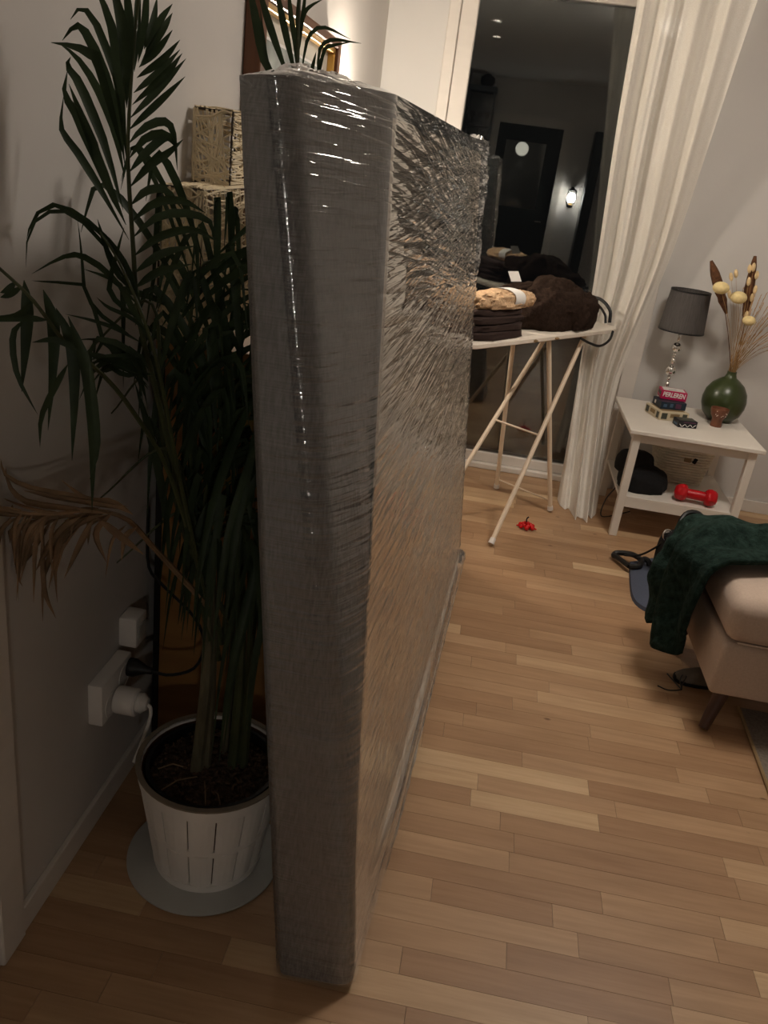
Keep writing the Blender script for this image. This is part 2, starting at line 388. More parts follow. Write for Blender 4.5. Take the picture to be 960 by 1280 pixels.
# door casing on the left wall at the frame's edge, with its door
cas = MB(); cas.box2((LX, 1.03, 0.0005), (LX + 0.016, 1.106, 2.10), 0.003); cas.box2((LX, 0.14, 0.0005), (LX + 0.016, 0.21, 2.10), 0.003); cas.box2((LX, 0.14, 2.10), (LX + 0.016, 1.106, 2.17), 0.003)
struct(cas.build('trim_1', 'trim', smooth=False))
d1 = sbox('door_1', (LX, 0.215, 0.004), (LX + 0.008, 1.028, 2.095), 'trim')
MB().tube([(LX + 0.008, 0.30, 1.0), (LX + 0.05, 0.30, 1.0), (LX + 0.055, 0.41, 1.0)], 0.009).build('door_handle', 'chrome', d1)

# window: casing, frame members, double pane
FW = 0.115
win = struct(MB().box2((WL, WY - 0.012, WT), (WR, WY + 0.03, WT + 0.06), 0.002).build('window_1', 'trim', smooth=False))
MB().box2((WL - 0.018, WY - 0.014, 0.001), (WL + 0.035, WY + 0.03, WT), 0.003).build('casing', 'trim', win, False)
MB().box2((WR - 0.03, WY - 0.014, 0.001), (WR + 0.05, WY + 0.03, WT), 0.003).build('casing', 'trim', win, False)
MB().box2((WL + 0.035, WY + 0.004, 0.062), (WL + FW, WY + 0.09, WT), 0.004).build('frame_stile', 'trim', win, False)
MB().box2((WR - FW, WY + 0.004, 0.062), (WR - 0.03, WY + 0.09, WT), 0.004).build('frame_stile', 'trim', win, False)
MB().box2((WL + 0.035, WY + 0.004, WT - 0.09), (WR - 0.03, WY + 0.09, WT), 0.004).build('frame_rail', 'trim', win, False)
MB().box2((WL + 0.035, WY + 0.004, 0.03), (WR - 0.03, WY + 0.09, 0.085), 0.004).build('frame_rail', 'trim', win, False)
MB().box2((WL, WY - 0.03, 0.0005), (WR, WY + 0.10, 0.030), 0.003).build('threshold', 'trim', win, False)
for yy in (0.026, 0.044, 0.062):
    MB().box2((WL + FW - 0.005, WY + yy, 0.08), (WR - FW + 0.005, WY + yy + 0.004, WT - 0.085)).build('pane', 'glass', win, False)
# night terrace outside
sbox('ground_outside', (-4, WY + 0.2, -0.25), (5, WY + 6, -0.15), 'dark_obj')

# oak strip floor: each strip its own piece
strips = []
row = 0; y = BY
while y < WY:
    h = min(0.0655, WY - y); x = LX - random.random() * 0.5
    while x < RX:
        L = random.choice([0.28, 0.36, 0.44, 0.52, 0.6, 0.7]) * random.uniform(0.9, 1.1)
        x0, x1 = max(x, LX), min(x + L, RX)
        if x1 - x0 > 0.02: strips.append((x0, x1, y, y + h))
        x += L
    y += 0.0655; row += 1
def strip_area(s):
    x0, x1, y0, y1 = s
    if y1 < 0.85: return 0
    P = [proj(p) for p in ((x0, y0, 0), (x1, y0, 0), (x1, y1, 0), (x0, y1, 0))]
    P = [(min(max(p[0], 0), 960), min(max(p[1], 0), 1280)) for p in P]
    a = abs(sum(P[i][0] * P[(i + 1) % 4][1] - P[(i + 1) % 4][0] * P[i][1] for i in range(4))) / 2
    return a
strips.sort(key=strip_area, reverse=True)
um = MB().box((0, 0, -0.5), (1, 1, 1), None, 0).build('plank', 'oak', floor, False)
unit = um.data
mb_rest = MB()
for i, (x0, x1, y0, y1) in enumerate(strips):
    g = 0.0004
    if i < 298:
        o = um if i == 0 else bpy.data.objects.new('plank', unit)
        if i: COL.objects.link(o); o.parent = floor
        o.location = ((x0 + x1) / 2, (y0 + y1) / 2, 0.0); o.scale = (x1 - x0 - 2 * g, y1 - y0 - 2 * g, 0.014)
    else:
        mb_rest.box2((x0 + g, y0 + g, -0.014), (x1 - g, y1 - g, 0.0))
pr = mb_rest.build('planks', 'oak_many', floor, False); pr['kind'] = 'stuff'

# ================================================================== WRAPPED BED BASE
BL0 = Vector((-0.199, 1.140, 0)); BR0 = Vector((-0.047, 1.148, 0)); BRF = Vector((0.036, 3.118, 0))
U = (BRF - BR0); BLEN = U.length; U.normalize(); Nn = Vector((U.y, -U.x, 0)); TH = 0.153; LEAN = math.radians(6.15)
T = (Nn * math.cos(LEAN) + Vector((0, 0, 1)) * math.sin(LEAN)); W = (Vector((0, 0, 1)) * math.cos(LEAN) - Nn * math.sin(LEAN))
BH = 1.583
def bpt(u, t, w): return BL0 + U * u + T * t + W * w       # t 0..TH from left face to right face
def ring(w, off, dense):
    """outline of the base at height w as (u,t,s) with s running along the outline"""
    k = min(max((w - 0.30) / (BH - 0.30), 0), 1) ** 1.15
    ct = 0.014 + 0.078 * k; cu = 0.014 + 0.195 * k
    nA, nB, nC, nD, nE = dense
    pts = []
    for i in range(nA): pts.append((0.0, 0.012 + (TH - ct - 0.012 - 0.032) * i / nA))
    # rounded corner + slanted fabric return
    c0 = Vector((0.0, TH - ct - 0.032)); c1 = Vector((0.0, TH - ct)); cm = Vector((cu, TH)); c3 = Vector((cu + 0.004 + 0.056 * k, TH))
    c2 = c1 + (cm - c1).normalized() * min(0.032, (cm - c1).length * 0.5); nF = nB // 2
    for i in range(nF):
        q = i / nF; pts.append(tuple(c0 * (1 - q) ** 2 + 2 * c1 * q * (1 - q) + c2 * q * q))
    for i in range(nB - nF):
        q = i / (nB - nF); pts.append(tuple(c2 * (1 - q) ** 2 + 2 * cm * q * (1 - q) + c3 * q * q))
    c3u = cu + 0.004 + 0.056 * k
    for i in range(nC): pts.append((c3u + (BLEN - 0.03 - c3u) * i / nC, TH))
    for i in range(nD):
        a = PI / 2 * (1 - i / nD); pts.append((BLEN - 0.03 + 0.03 * math.cos(a), TH - 0.03 + 0.03 * math.sin(a)))
    for i in range(nD): pts.append((BLEN, TH - 0.03 - (TH - 0.06) * i / nD))
    for i in range(nD):
        a = -PI / 2 * (i / nD); pts.append((BLEN - 0.03 + 0.03 * math.cos(a), 0.03 + 0.03 * math.sin(a)))
    for i in range(nE): pts.append((BLEN - 0.03 - (BLEN - 0.03 - 0.012) * i / nE, 0.0))
    pts.append((0.0035, 0.0035))
    return pts
bed = thing('wrapped_bed_base', 'grey upholstered bed base wrapped in clear plastic film, leaning on its long side', 'bed base', BL0)
DENSE_B = (14, 20, 40, 4, 10)
levels = np.linspace(0.0, BH, 40)
mb = MB(); n0 = None
for w in levels:
    e = 0.003 * max(0, 1 - w / 0.004) + 0.012 * max(0, 1 - (BH - w) / 0.015)
    R_ = ring(w, 0, DENSE_B); n0 = len(R_); cu, ct = BLEN / 2, TH / 2
    mb.v += [tuple(bpt(u + (cu - u) / BLEN * e * 2, t + (ct - t) / TH * e * 2, w)) for u, t in R_]
for i in range(len(levels) - 1):
    for k in range(n0): mb.f.append((i * n0 + k, i * n0 + (k + 1) % n0, (i + 1) * n0 + (k + 1) % n0, (i + 1) * n0 + k))
mb.f.append(tuple(range(n0))[::-1]); mb.f.append(tuple((len(levels) - 1) * n0 + k for k in range(n0)))
body = mb.build('body', 'fabric', bed)
# beige underside sheet, its front edge following the fabric return
P = []
for w in np.linspace(0.035, BH - 0.03, 24):
    k = min(max((w - 0.30) / (BH - 0.30), 0), 1) ** 1.15; u0 = 0.020 + 0.24 * k
    P.append([bpt(u0 + (BLEN - 0.05 - u0) * j / 20, TH + 0.0006 + (0.0012 + 0.0008 * math.sin(j * 1.3 + w * 7)) * min(1, j / 2), w) for j in range(21)])
pan = MB().grid(P).build('underside_panel', 'panel', bed); pan['label'] = 'beige underside sheet of the bed base'
# plastic film
DENSE_F = (34, 40, 330, 8, 24)
lev = np.concatenate([np.linspace(0.004, BH + 0.002, 420)])
rings = []
for w in lev: rings.append(np.array(ring(min(w, BH), 0, DENSE_F)))
rings = np.array(rings); nr = rings.shape[1]
uu, tt = rings[:, :, 0], rings[:, :, 1]; ww = np.repeat(lev[:, None], nr, 1)
# arc length and outward normals per ring
nxt = np.roll(rings, -1, 1); prv = np.roll(rings, 1, 1); tg = nxt - prv; tg /= np.linalg.norm(tg, axis=2, keepdims=True) + 1e-9
nu, nt = -tg[:, :, 1] * -1, tg[:, :, 0] * -1
seg = np.linalg.norm(nxt - rings, axis=2); s_arc = np.cumsum(seg, 1)
cen_u, cen_t = BLEN / 2, TH / 2
sgn = np.sign(nu * (uu - cen_u) / BLEN + nt * (tt - cen_t) / TH); nu *= sgn; nt *= sgn
su = uu
warp = 0.10 * (fbm(su * 1.6, ww * 1.4, 5) - 0.5)
slope = np.where(ww > 1.0, (ww - 1.0) * -0.10, 0.03)
wv = ww + warp * 0.6 - slope * su
def ridge(x, y, seed, p):
    return np.clip(1 - np.abs(2 * vnoise(x, y, seed) - 1), 0, 1) ** p
r1 = ridge(su * 1.3 + 3, wv * 22, 21, 7); r2 = ridge(su * 2.0, wv * 46 + 7, 33, 5); r3 = ridge(su * 1.1 + 9, (ww + 0.20 * su) * 17, 36, 8); r4 = ridge(su * 1.2 + 4, (ww - 0.06 * su) * 24, 39, 8)
right = np.clip((uu - 0.12) / 0.25, 0, 1) * (nt > 0.5)
front = (uu < 0.12) * 1.0
far = np.clip((uu - 1.5) / 0.4, 0, 1) * (nt > -0.5)
top = np.clip((ww - 0.5) / 0.7, 0, 1); far0 = np.clip((uu - 0.5) / 0.5, 0, 1)
disp = 0.004 + right * ((0.0022 * r1 + 0.0018 * r3 * far0 + 0.0016 * r4) * (0.4 + 0.6 * top) + 0.0010 * r2) + front * 0.0004 * r2 + 0.003 * np.exp(-((uu - 0.085) / 0.004) ** 2) * (nt > 0.3) * np.clip(ww - 0.5, 0, 1) * ridge(su, ww * 9, 52, 1)
disp += far * top * (0.006 * ridge(su * 5, wv * 26, 44, 4) + 0.003 * ridge(su * 18, wv * 40 + 2, 45, 3))
disp += np.clip((uu - 1.72) / 0.2, 0, 1) * np.clip((ww - 1.1) / 0.35, 0, 1) * (nt > -0.2) * 0.018
# loose fold low on the right face, with a groove above it
wg = 0.175 - 0.050 * su; qf = (wg - ww) / wg
fold = np.clip(qf * 7, 0, 1) * (1 - 0.6 * np.clip((qf - 0.55) / 0.45, 0, 1)) * (0.65 + 0.5 * ridge(su * 1.5, (ww + 0.03 * su) * 55, 58, 2)) - 0.25 * np.exp(-((ww - wg - 0.008) / 0.008) ** 2)
disp += right * fold * 0.020
disp = np.maximum(disp, 0.0032)
lift = np.clip((uu - 1.5) / 0.45, 0, 1) * np.clip((ww - 1.4) / 0.18, 0, 1) * 0.012 * fbm(su * 9, ww * 0 + 1, 61)
Uv, Tv, Wv, B0 = (np.array(v) for v in (U, T, W, BL0))
pos = B0 + Uv * (uu + nu * disp)[..., None] + Tv * (tt + nt * disp)[..., None] + Wv * (ww + lift)[..., None]
pos[:, :, 2] = np.maximum(pos[:, :, 2], 0.0015)
verts = pos.reshape(-1, 3).tolist(); faces = []
nl = len(lev)
for i in range(nl - 1):
    for k in range(nr): faces.append((i * nr + k, i * nr + (k + 1) % nr, (i + 1) * nr + (k + 1) % nr, (i + 1) * nr + k))
# film gathered over the top edge
last = pos[-1]; lu, lt = uu[-1], tt[-1]; base_i = (nl - 1) * nr
for j, q in enumerate((0.25, 0.6, 0.9)):
    tn = lt + (TH / 2 - lt) * q; un = lu + (np.clip(lu, 0.08, BLEN - 0.08) - lu) * q
    hh = BH + 0.005 + 0.010 * fbm(lu * 13, lt * 30 + j, 71 + j) * (1 if j < 2 else 0.6) + lift[-1]
    pp = B0 + Uv * un[..., None] + Tv * tn[..., None] + Wv * hh[..., None]
    verts += pp.tolist(); nb = (nl + j) * nr
    for k in range(nr): faces.append((base_i + k, base_i + (k + 1) % nr, nb + (k + 1) % nr, nb + k))
    base_i = nb
fm = MB(); fm.v = verts; fm.f = faces
film = fm.build('plastic_film', 'film', bed)
for p in film.data.polygons: p.use_smooth = True
wr_ = np.concatenate([(0.22 + 0.78 * (0.25 * np.clip((uu - 0.10) / 0.15, 0, 1) + 0.75 * np.clip((uu - 0.35) / 0.75, 0, 1)) * (nt > 0.3)).reshape(-1), np.full(3 * nr, 0.6)])
at = film.data.attributes.new('wr', 'FLOAT', 'POINT'); at.data.foreach_set('value', wr_.astype(np.float32))
film['label'] = 'wrinkled clear stretch film'
# knot of loose film sticking up on the top edge and at the far corner
def crumple(name, c, r, sc, seed, parent):
    m_ = MB(); rr = random.Random(seed); n, mm = 26, 16; vs = []
    for i in range(mm + 1):
        for k in range(n):
            ph, th = PI * i / mm, 2 * PI * k / n
            q = 0.65 + 0.7 * float(fbm(np.array(th * 2.2 + seed), np.array(ph * 3.1), seed, 3))
            vs.append(Vector(c) + Vector((sc[0] * math.sin(ph) * math.cos(th), sc[1] * math.sin(ph) * math.sin(th), sc[2] * math.cos(ph))) * r * q)
    m_.add(vs, [(i * n + k, i * n + (k + 1) % n, (i + 1) * n + (k + 1) % n, (i + 1) * n + k) for i in range(mm) for k in range(n)])
    return m_.build(name, 'film', parent)
crumple('film_knot', bpt(0.10, 0.05, BH + 0.012), 0.016, (1.8, 1.6, 0.9), 3, bed)
crumple('film_knot', bpt(0.16, 0.08, BH + 0.012), 0.014, (2.2, 1.4, 0.8), 5, bed)
crumple('film_knot', bpt(BLEN - 0.04, TH - 0.02, BH - 0.02), 0.045, (0.9, 1.1, 1.0), 9, bed)

def bed_left(y, z): return BL0.x + (y - BL0.y) * (U.x / U.y) - z * math.tan(LEAN) - 0.018

# ================================================================== PALM
palm = thing('areca_palm', 'tall dark green palm with a dried brown frond, potted in the white slatted basket', 'plant', (-0.43, 1.40, 0.02))
def clampP(p):
    x, y, z = p
    x = max(x, LX + 0.012)
    x = min(x, bed_left(y, z)) if y > 1.10 and z < 1.60 else x
    if z < 1.13 and y > 1.69: y = 1.69
    return Vector((x, y, max(z, 0.30)))
eye = Vector((0, 0, EYE))
n_leaf = 0
def leaf_geo(pts, width, face=None, n=9, fold=0.25, roll=0.0):
    C = cr(pts, n) if len(pts) > 2 else [Vector(pts[0]).lerp(Vector(pts[1]), i / (n - 1)) for i in range(n)]
    C = [clampP(p) for p in C]
    vs = []
    for i, p in enumerate(C):
        t = i / (n - 1); d = (C[min(i + 1, n - 1)] - C[max(i - 1, 0)]); d = d.normalized() if d.length > 1e-7 else Vector((0, 0, 1))
        nf = (face if face is not None else (eye - p)).normalized(); nf = nf - d * nf.dot(d)
        nf = nf.normalized() if nf.length > 1e-4 else d.orthogonal().normalized()
        nf = Matrix.Rotation(roll, 3, d) @ nf
        sd = d.cross(nf); w = width * 0.5 * max(0.04, (min(t / 0.3, 1) ** 0.7) * (1 - max(0, (t - 0.45) / 0.55) ** 1.7))
        vs += [p - sd * w, p - nf * w * fold, p + sd * w]
    fs = []
    for i in range(n - 1):
        a = i * 3; fs += [(a, a + 1, a + 4, a + 3), (a + 1, a + 2, a + 5, a + 4)]
    return vs, fs
rest_leaves = MB()
def clear_of_wall(vs):
    for v in vs[1::3]:
        x, y, _ = proj(v)
        if (y > 690 and x < 196) or (y > 560 and x < 165) or (y > 430 and x < 140) or x < 150 and y > 300: return False
    return True
def add_leaf(pts, width, m, parent, face=None, roll=0.0, fold=0.25, keep=False):
    global n_leaf
    vs, fs = leaf_geo(pts, width, face, 9, fold, roll)
    if keep and not clear_of_wall(vs): return None
    if n_leaf < 298:
        n_leaf += 1; return MB().add(vs, fs).build('leaflet', m, parent)
    rest_leaves.add(vs, fs)
def frond(pts, r0=0.006, r1=0.0016, m='stalk', n=22):
    C = [clampP(p) for p in cr(pts, n)]
    o = MB().tube(C, [r0 + (r1 - r0) * i / (n - 1) for i in range(n)], 6).build('frond', m, palm); return o, C
def pxl(lst, Y, ox=0, oy=0, sc=1.0, dY=0.0):
    k = len(lst); return [onY(ox + x / sc, oy + y / sc, Y + dY * i / max(1, k - 1)) for i, (x, y) in enumerate(lst)]
STEM = [onY(250, 935, 1.39), onY(258, 850, 1.39), onY(262, 790, 1.39)]
# --- tall upright frond beside the wall
fA, _ = frond([onY(262, 800, 1.38), onY(232, 650, 1.37), onY(198, 500, 1.33), onY(174, 400, 1.30), onY(166, 300, 1.28), onY(160, 200, 1.28), onY(163, 120, 1.28), onY(171, 20, 1.28), onY(182, -60, 1.28)], 0.006, 0.0016)
Z2 = dict(ox=60, oy=0, sc=5.333)
leftA = [[(520, 1050), (500, 800), (470, 560), (400, 350), (300, 120), (215, 55), (150, 130)],
         [(512, 1100), (470, 800), (400, 560), (310, 330), (230, 190), (170, 180), (95, 270)],
         [(510, 1060), (440, 760), (340, 420), (290, 365), (180, 310), (20, 283)],
         [(510, 1180), (450, 900), (380, 700), (290, 520), (180, 370), (75, 290)],
         [(500, 1400), (390, 1000), (290, 740), (200, 540), (130, 440), (150, 380)],
         [(520, 1500), (420, 1280), (330, 1060), (240, 870), (170, 720), (108, 630), (130, 470)],
         [(540, 1600), (360, 1280), (300, 1180), (200, 1020), (110, 900), (85, 820), (104, 640)],
         [(512, 900), (490, 700), (460, 400), (430, 200), (360, 0), (300, -120)],
         [(525, 720), (520, 450), (500, 200), (455, 0), (400, -150)],
         [(535, 600), (545, 250), (530, 0), (500, -150)],
         [(470, 1350), (330, 1060), (300, 960), (210, 740), (140, 560)]]
for i, q in enumerate(leftA): add_leaf(pxl(q, 1.28, dY=-0.02 - 0.01 * (i % 3), **Z2), 0.014 + 0.0025 * (i % 3), 'leaf', fA, None, 0.5 * (-1) ** i)
rightA = [[(575, 480), (590, 250), (600, 0), (610, -150)], [(600, 420), (640, 200), (655, 0), (665, -140)], [(640, 330), (700, 150), (728, -20)],
          [(640, 390), (740, 150), (830, 25)], [(620, 420), (760, 205), (830, 85)], [(605, 450), (730, 330), (830, 200)], [(590, 520), (760, 400), (880, 265)],
          [(570, 620), (740, 480), (880, 330)], [(560, 700), (780, 500), (895, 355)], [(545, 790), (760, 570), (920, 390)], [(535, 870), (740, 680), (915, 510)],
          [(535, 960), (630, 860), (740, 810), (810, 830), (845, 930), (862, 1135)], [(540, 1060), (640, 930), (760, 890), (830, 940), (850, 990)],
          [(540, 1150), (660, 1010), (780, 920), (845, 960)], [(545, 1250), (680, 1100), (800, 1020), (900, 930)],
          [(550, 1370), (660, 1270), (790, 1270), (900, 1400)], [(555, 1480), (720, 1350), (900, 1340), (1050, 1420)],
          [(560, 1590), (720, 1450), (920, 1420), (1080, 1480), (1100, 1600)], [(570, 1710), (740, 1580), (960, 1530), (1130, 1610)],
          [(575, 1820), (760, 1690), (980, 1640)], [(580, 1920), (740, 1810), (960, 1760)]]
for i, q in enumerate(rightA): add_leaf(pxl(q, 1.28, dY=0.03, **Z2), 0.011 if i < 11 else 0.0135, 'leaf', fA, None, 0.35 * (-1) ** i)
# --- frond arching towards the camera over the wall, broad hanging leaflets
fB, _ = frond([onY(262, 760, 1.38), onY(215, 600, 1.30), onY(170, 520, 1.20), onY(130, 470, 1.14), onY(83, 430, 1.08), onY(42, 376, 1.04), onY(0, 336, 1.02), onY(-30, 310, 1.0)], 0.0045, 0.0016)
hangB = [[(30, 350), (34, 385), (32, 430), (27, 490)], [(54, 362), (66, 400), (67, 450), (60, 538)], [(70, 385), (89, 430), (93, 490), (90, 576)],
         [(85, 395), (108, 460), (116, 540), (115, 640)], [(30, 400), (16, 420), (22, 470), (47, 518)], [(85, 455), (72, 478), (52, 520), (50, 560)],
         [(28, 358), (12, 368), (0, 372)], [(42, 378), (20, 395), (-10, 396)], [(20, 352), (10, 362), (0, 366)], [(100, 440), (70, 425), (40, 428)],
         [(112, 455), (118, 500), (122, 560), (112, 600)], [(60, 400), (30, 398), (-20, 402)]]
for i, q in enumerate(hangB): add_leaf(pxl(q, 1.09 - 0.005 * i, dY=-0.01), 0.017 if i < 4 else 0.009, 'leaf' if i > 3 else 'leaf', fB, None, 0.2 * (-1) ** i)
# --- long thin leaflets crossing the wall
fG, _ = frond([onY(262, 770, 1.38), onY(225, 600, 1.30), onY(200, 470, 1.24), onY(180, 400, 1.22), onY(150, 330, 1.21), onY(125, 290, 1.2)], 0.0045, 0.0012)
Z3 = dict(ox=0, oy=230, sc=4.8); rr1 = random.Random(21)
gl = [[(850, 760), (720, 520), (600, 330), (450, 190), (340, 160), (230, 200), (165, 330), (155, 500)], [(840, 720), (720, 460), (600, 280), (490, 205), (370, 128), (250, 150), (180, 260), (160, 330)],
      [(860, 800), (790, 560), (690, 390), (600, 290), (490, 208)], [(800, 930), (740, 880), (600, 780), (510, 640), (490, 420), (465, 210)], [(820, 800), (740, 740), (655, 630), (700, 420), (745, 260)],
      [(860, 760), (720, 610), (620, 510), (510, 440), (430, 425), (330, 460), (190, 540)], [(860, 960), (700, 870), (560, 820), (390, 780)], [(890, 1190), (830, 1110), (720, 1000), (600, 935), (460, 935)],
      [(880, 1150), (760, 1090), (600, 1030), (500, 1010)], [(870, 1240), (740, 1060), (600, 900), (520, 620), (300, 590), (190, 580)], [(800, 650), (690, 520), (620, 330), (585, 210)],
      [(930, 1000), (800, 760), (700, 590), (500, 510)], [(900, 900), (780, 800), (650, 740), (580, 680)]]
gl += [[(880 + rr1.uniform(-30, 60), 1150 + rr1.uniform(-60, 200)), (760 + rr1.uniform(-60, 60), 1000 + rr1.uniform(-60, 160)), (620 + rr1.uniform(-60, 60), 960 + rr1.uniform(-40, 180)), (520 + rr1.uniform(-60, 60), 1060 + rr1.uniform(-80, 260))] for _ in range(12)]
for i, q in enumerate(gl): add_leaf(pxl(q, 1.24, dY=-0.03 + 0.01 * (i % 4), **Z3), 0.008 + 0.002 * (i % 3), 'leaf', fG, None, 0.6 * (-1) ** i)
rr0 = random.Random(12)
# --- dried brown frond
fC, _ = frond([onY(262, 760, 1.38), onY(225, 720, 1.32), onY(188, 680, 1.26), onY(160, 650, 1.2), onY(120, 638, 1.16), onY(70, 642, 1.12), onY(20, 640, 1.09), onY(-20, 625, 1.08)], 0.006, 0.002, 'dry')
Z4 = dict(ox=0, oy=380, sc=3.0)
dc = [[(480, 760), (300, 722), (120, 690), (20, 640), (0, 580)], [(440, 790), (250, 765), (100, 742), (40, 690), (-20, 600)], [(400, 790), (300, 820), (220, 900), (165, 1010), (160, 1190)],
      [(340, 790), (260, 870), (210, 980), (215, 1120)], [(350, 810), (300, 900), (240, 1030)], [(260, 800), (190, 900), (135, 1000)], [(200, 800), (110, 940), (45, 1010)], [(100, 800), (20, 920), (30, 1040)],
      [(360, 800), (450, 870), (540, 940)], [(180, 800), (60, 840), (-20, 890)], [(300, 790), (180, 800), (60, 780), (-20, 740)], [(240, 790), (120, 830), (20, 840)], [(160, 800), (165, 1060), (210, 1180)],
      [(420, 780), (360, 860), (400, 970)], [(460, 770), (330, 740), (200, 720), (90, 700)], [(120, 800), (75, 900), (60, 1000), (85, 1060)], [(300, 800), (230, 850), (150, 970)], [(500, 790), (420, 745), (330, 735), (230, 660)]]
for i, q in enumerate(dc): add_leaf(pxl(q, 1.14, dY=-0.02 + 0.012 * (i % 4), **Z4), 0.012 + 0.003 * (i % 3), 'dry', fC, None, 0.8 * (-1) ** i, 0.5)
for i in range(30):
    bx = rr0.uniform(10, 175); by = 640 + rr0.uniform(-6, 8) + max(0, bx - 140) * 0.5; q = bx / 175
    if i % 3 == 0: tipx, tipy = bx - rr0.uniform(50, 110), by + rr0.uniform(-30, 25)
    else: tipx, tipy = bx - rr0.uniform(5, 45), by + rr0.uniform(40, 120) * (1.1 - 0.5 * q)
    Yk = 1.10 + 0.10 * q
    add_leaf([onY(bx, by, Yk), onY(bx * 0.55 + tipx * 0.45 - 6, by * 0.7 + tipy * 0.3, Yk - 0.02), onY(tipx, tipy, Yk - 0.03)], rr0.uniform(0.006, 0.012), 'dry', fC, None, rr0.uniform(-1, 1), 0.5)
# --- frond rising behind the wrapped base
fE, _ = frond([onY(280, 800, 1.42), onY(300, 600, 1.52), onY(325, 350, 1.62), onY(350, 200, 1.66), onY(370, 95, 1.66), onY(373, 40, 1.66), onY(376, -40, 1.66)], 0.008, 0.002)
Z5 = dict(ox=290, oy=0, sc=6.0)
le = [[(330, 640), (240, 450), (190, 200), (150, 0), (120, -150)], [(440, 640), (330, 330), (270, 150), (225, 0), (190, -120)], [(490, 640), (420, 330), (380, 150), (350, 0), (320, -140)],
      [(495, 600), (470, 300), (445, 150), (430, 0), (420, -120)], [(515, 640), (545, 380), (580, 270), (640, 210), (720, 210), (800, 250), (890, 295)], [(640, 620), (650, 400), (700, 315), (780, 297), (870, 310), (970, 326)],
      [(650, 600), (690, 380), (760, 340), (900, 315)], [(580, 640), (605, 500), (632, 385)], [(640, 640), (655, 500), (672, 415)], [(500, 300), (540, 110), (590, 45), (690, -10)], [(500, 420), (520, 200), (545, 0), (560, -120)],
      [(380, 640), (270, 480), (240, 300), (210, 60)], [(500, 500), (490, 200), (500, 0), (505, -120)]]
for i, q in enumerate(le): add_leaf(pxl(q, 1.66, dY=0.02, **Z5), (0.017, 0.014, 0.013, 0.010)[i] if i < 4 else 0.007, 'leaf', fE, None, 0.15 * (-1) ** i)
# --- inner crown: fronds arching between the wall and the wrapped base
inner = [(205, 560, 190, 380, 1.45), (235, 520, 255, 330, 1.48), (250, 560, 300, 400, 1.5), (245, 600, 310, 470, 1.45), (225, 600, 190, 470, 1.40),
         (255, 640, 285, 560, 1.42), (240, 640, 205, 560, 1.40), (260, 680, 310, 640, 1.42), (245, 700, 225, 640, 1.42), (285, 560, 270, 400, 1.52)]
rr = random.Random(4)
for k, (mx_, my_, tx_, ty_, Yk) in enumerate(inner):
    base = onY(258 + rr.uniform(-6, 40), 800 + rr.uniform(-20, 30), 1.40)
    mid = onY(mx_, my_, Yk); tip = onY(tx_, ty_, Yk + rr.uniform(-0.06, 0.08))
    end = tip + Vector((0.10 * (1 if tx_ > mx_ else -1), rr.uniform(-0.1, 0.05), -0.10))
    fo, C = frond([base, mid, tip, end], 0.006, 0.0015)
    nn = len(C)
    for j in range(14):
        q = 0.34 + 0.64 * j / 13; idx = int(q * (nn - 1)); p = C[idx]; d = (C[min(idx + 1, nn - 1)] - C[idx - 1]).normalized()
        for sgn_ in (-1, 1):
            L = 0.22 + 0.14 * math.sin(PI * min(1, (j + 2) / 15)) + rr.uniform(-0.04, 0.04)
            sidev = d.cross(Vector((rr.uniform(-0.3, 0.3), -1, 0.2))).normalized() * sgn_
            dr = (d * rr.uniform(0.5, 0.9) + sidev * rr.uniform(0.5, 0.9) + Vector((0, -0.25 * rr.random(), 0.1))).normalized()
            a = p + dr * L * 0.4; b = p + dr * L * 0.75 + Vector((0, 0, -0.05)) ; c = p + dr * L * 0.9 + Vector((0, 0, -0.16 - 0.08 * rr.random()))
            mm = 'leaf' if rr.random() < 0.97 else 'leaf_yellow'
            add_leaf([p, a, b, c], rr.uniform(0.011, 0.017), mm, fo, None, rr.uniform(-0.9, 0.9), keep=True)
# low skirt of leaflets hanging round the stems
fS, C = frond([onY(262, 830, 1.40), onY(258, 740, 1.40), onY(252, 660, 1.40)], 0.007, 0.003)
for j in range(46):
    p = onY(rr.uniform(215, 315), rr.uniform(600, 700), rr.uniform(1.36, 1.46)); sx = (p.x + 0.43) * rr.uniform(0.5, 1.6) + rr.uniform(-0.05, 0.05)
    L = rr.uniform(0.14, 0.26)
    add_leaf([p, p + Vector((sx * 0.4, -0.02, L * 0.05)), p + Vector((sx * 0.8, -0.04, -L * 0.35)), p + Vector((sx, -0.05, -L))], rr.uniform(0.010, 0.018), 'leaf', fS, None, rr.uniform(-0.8, 0.8), keep=True)
if rest_leaves.v:
    o = rest_leaves.build('leaflets', 'leaf', palm); o['kind'] = 'stuff'
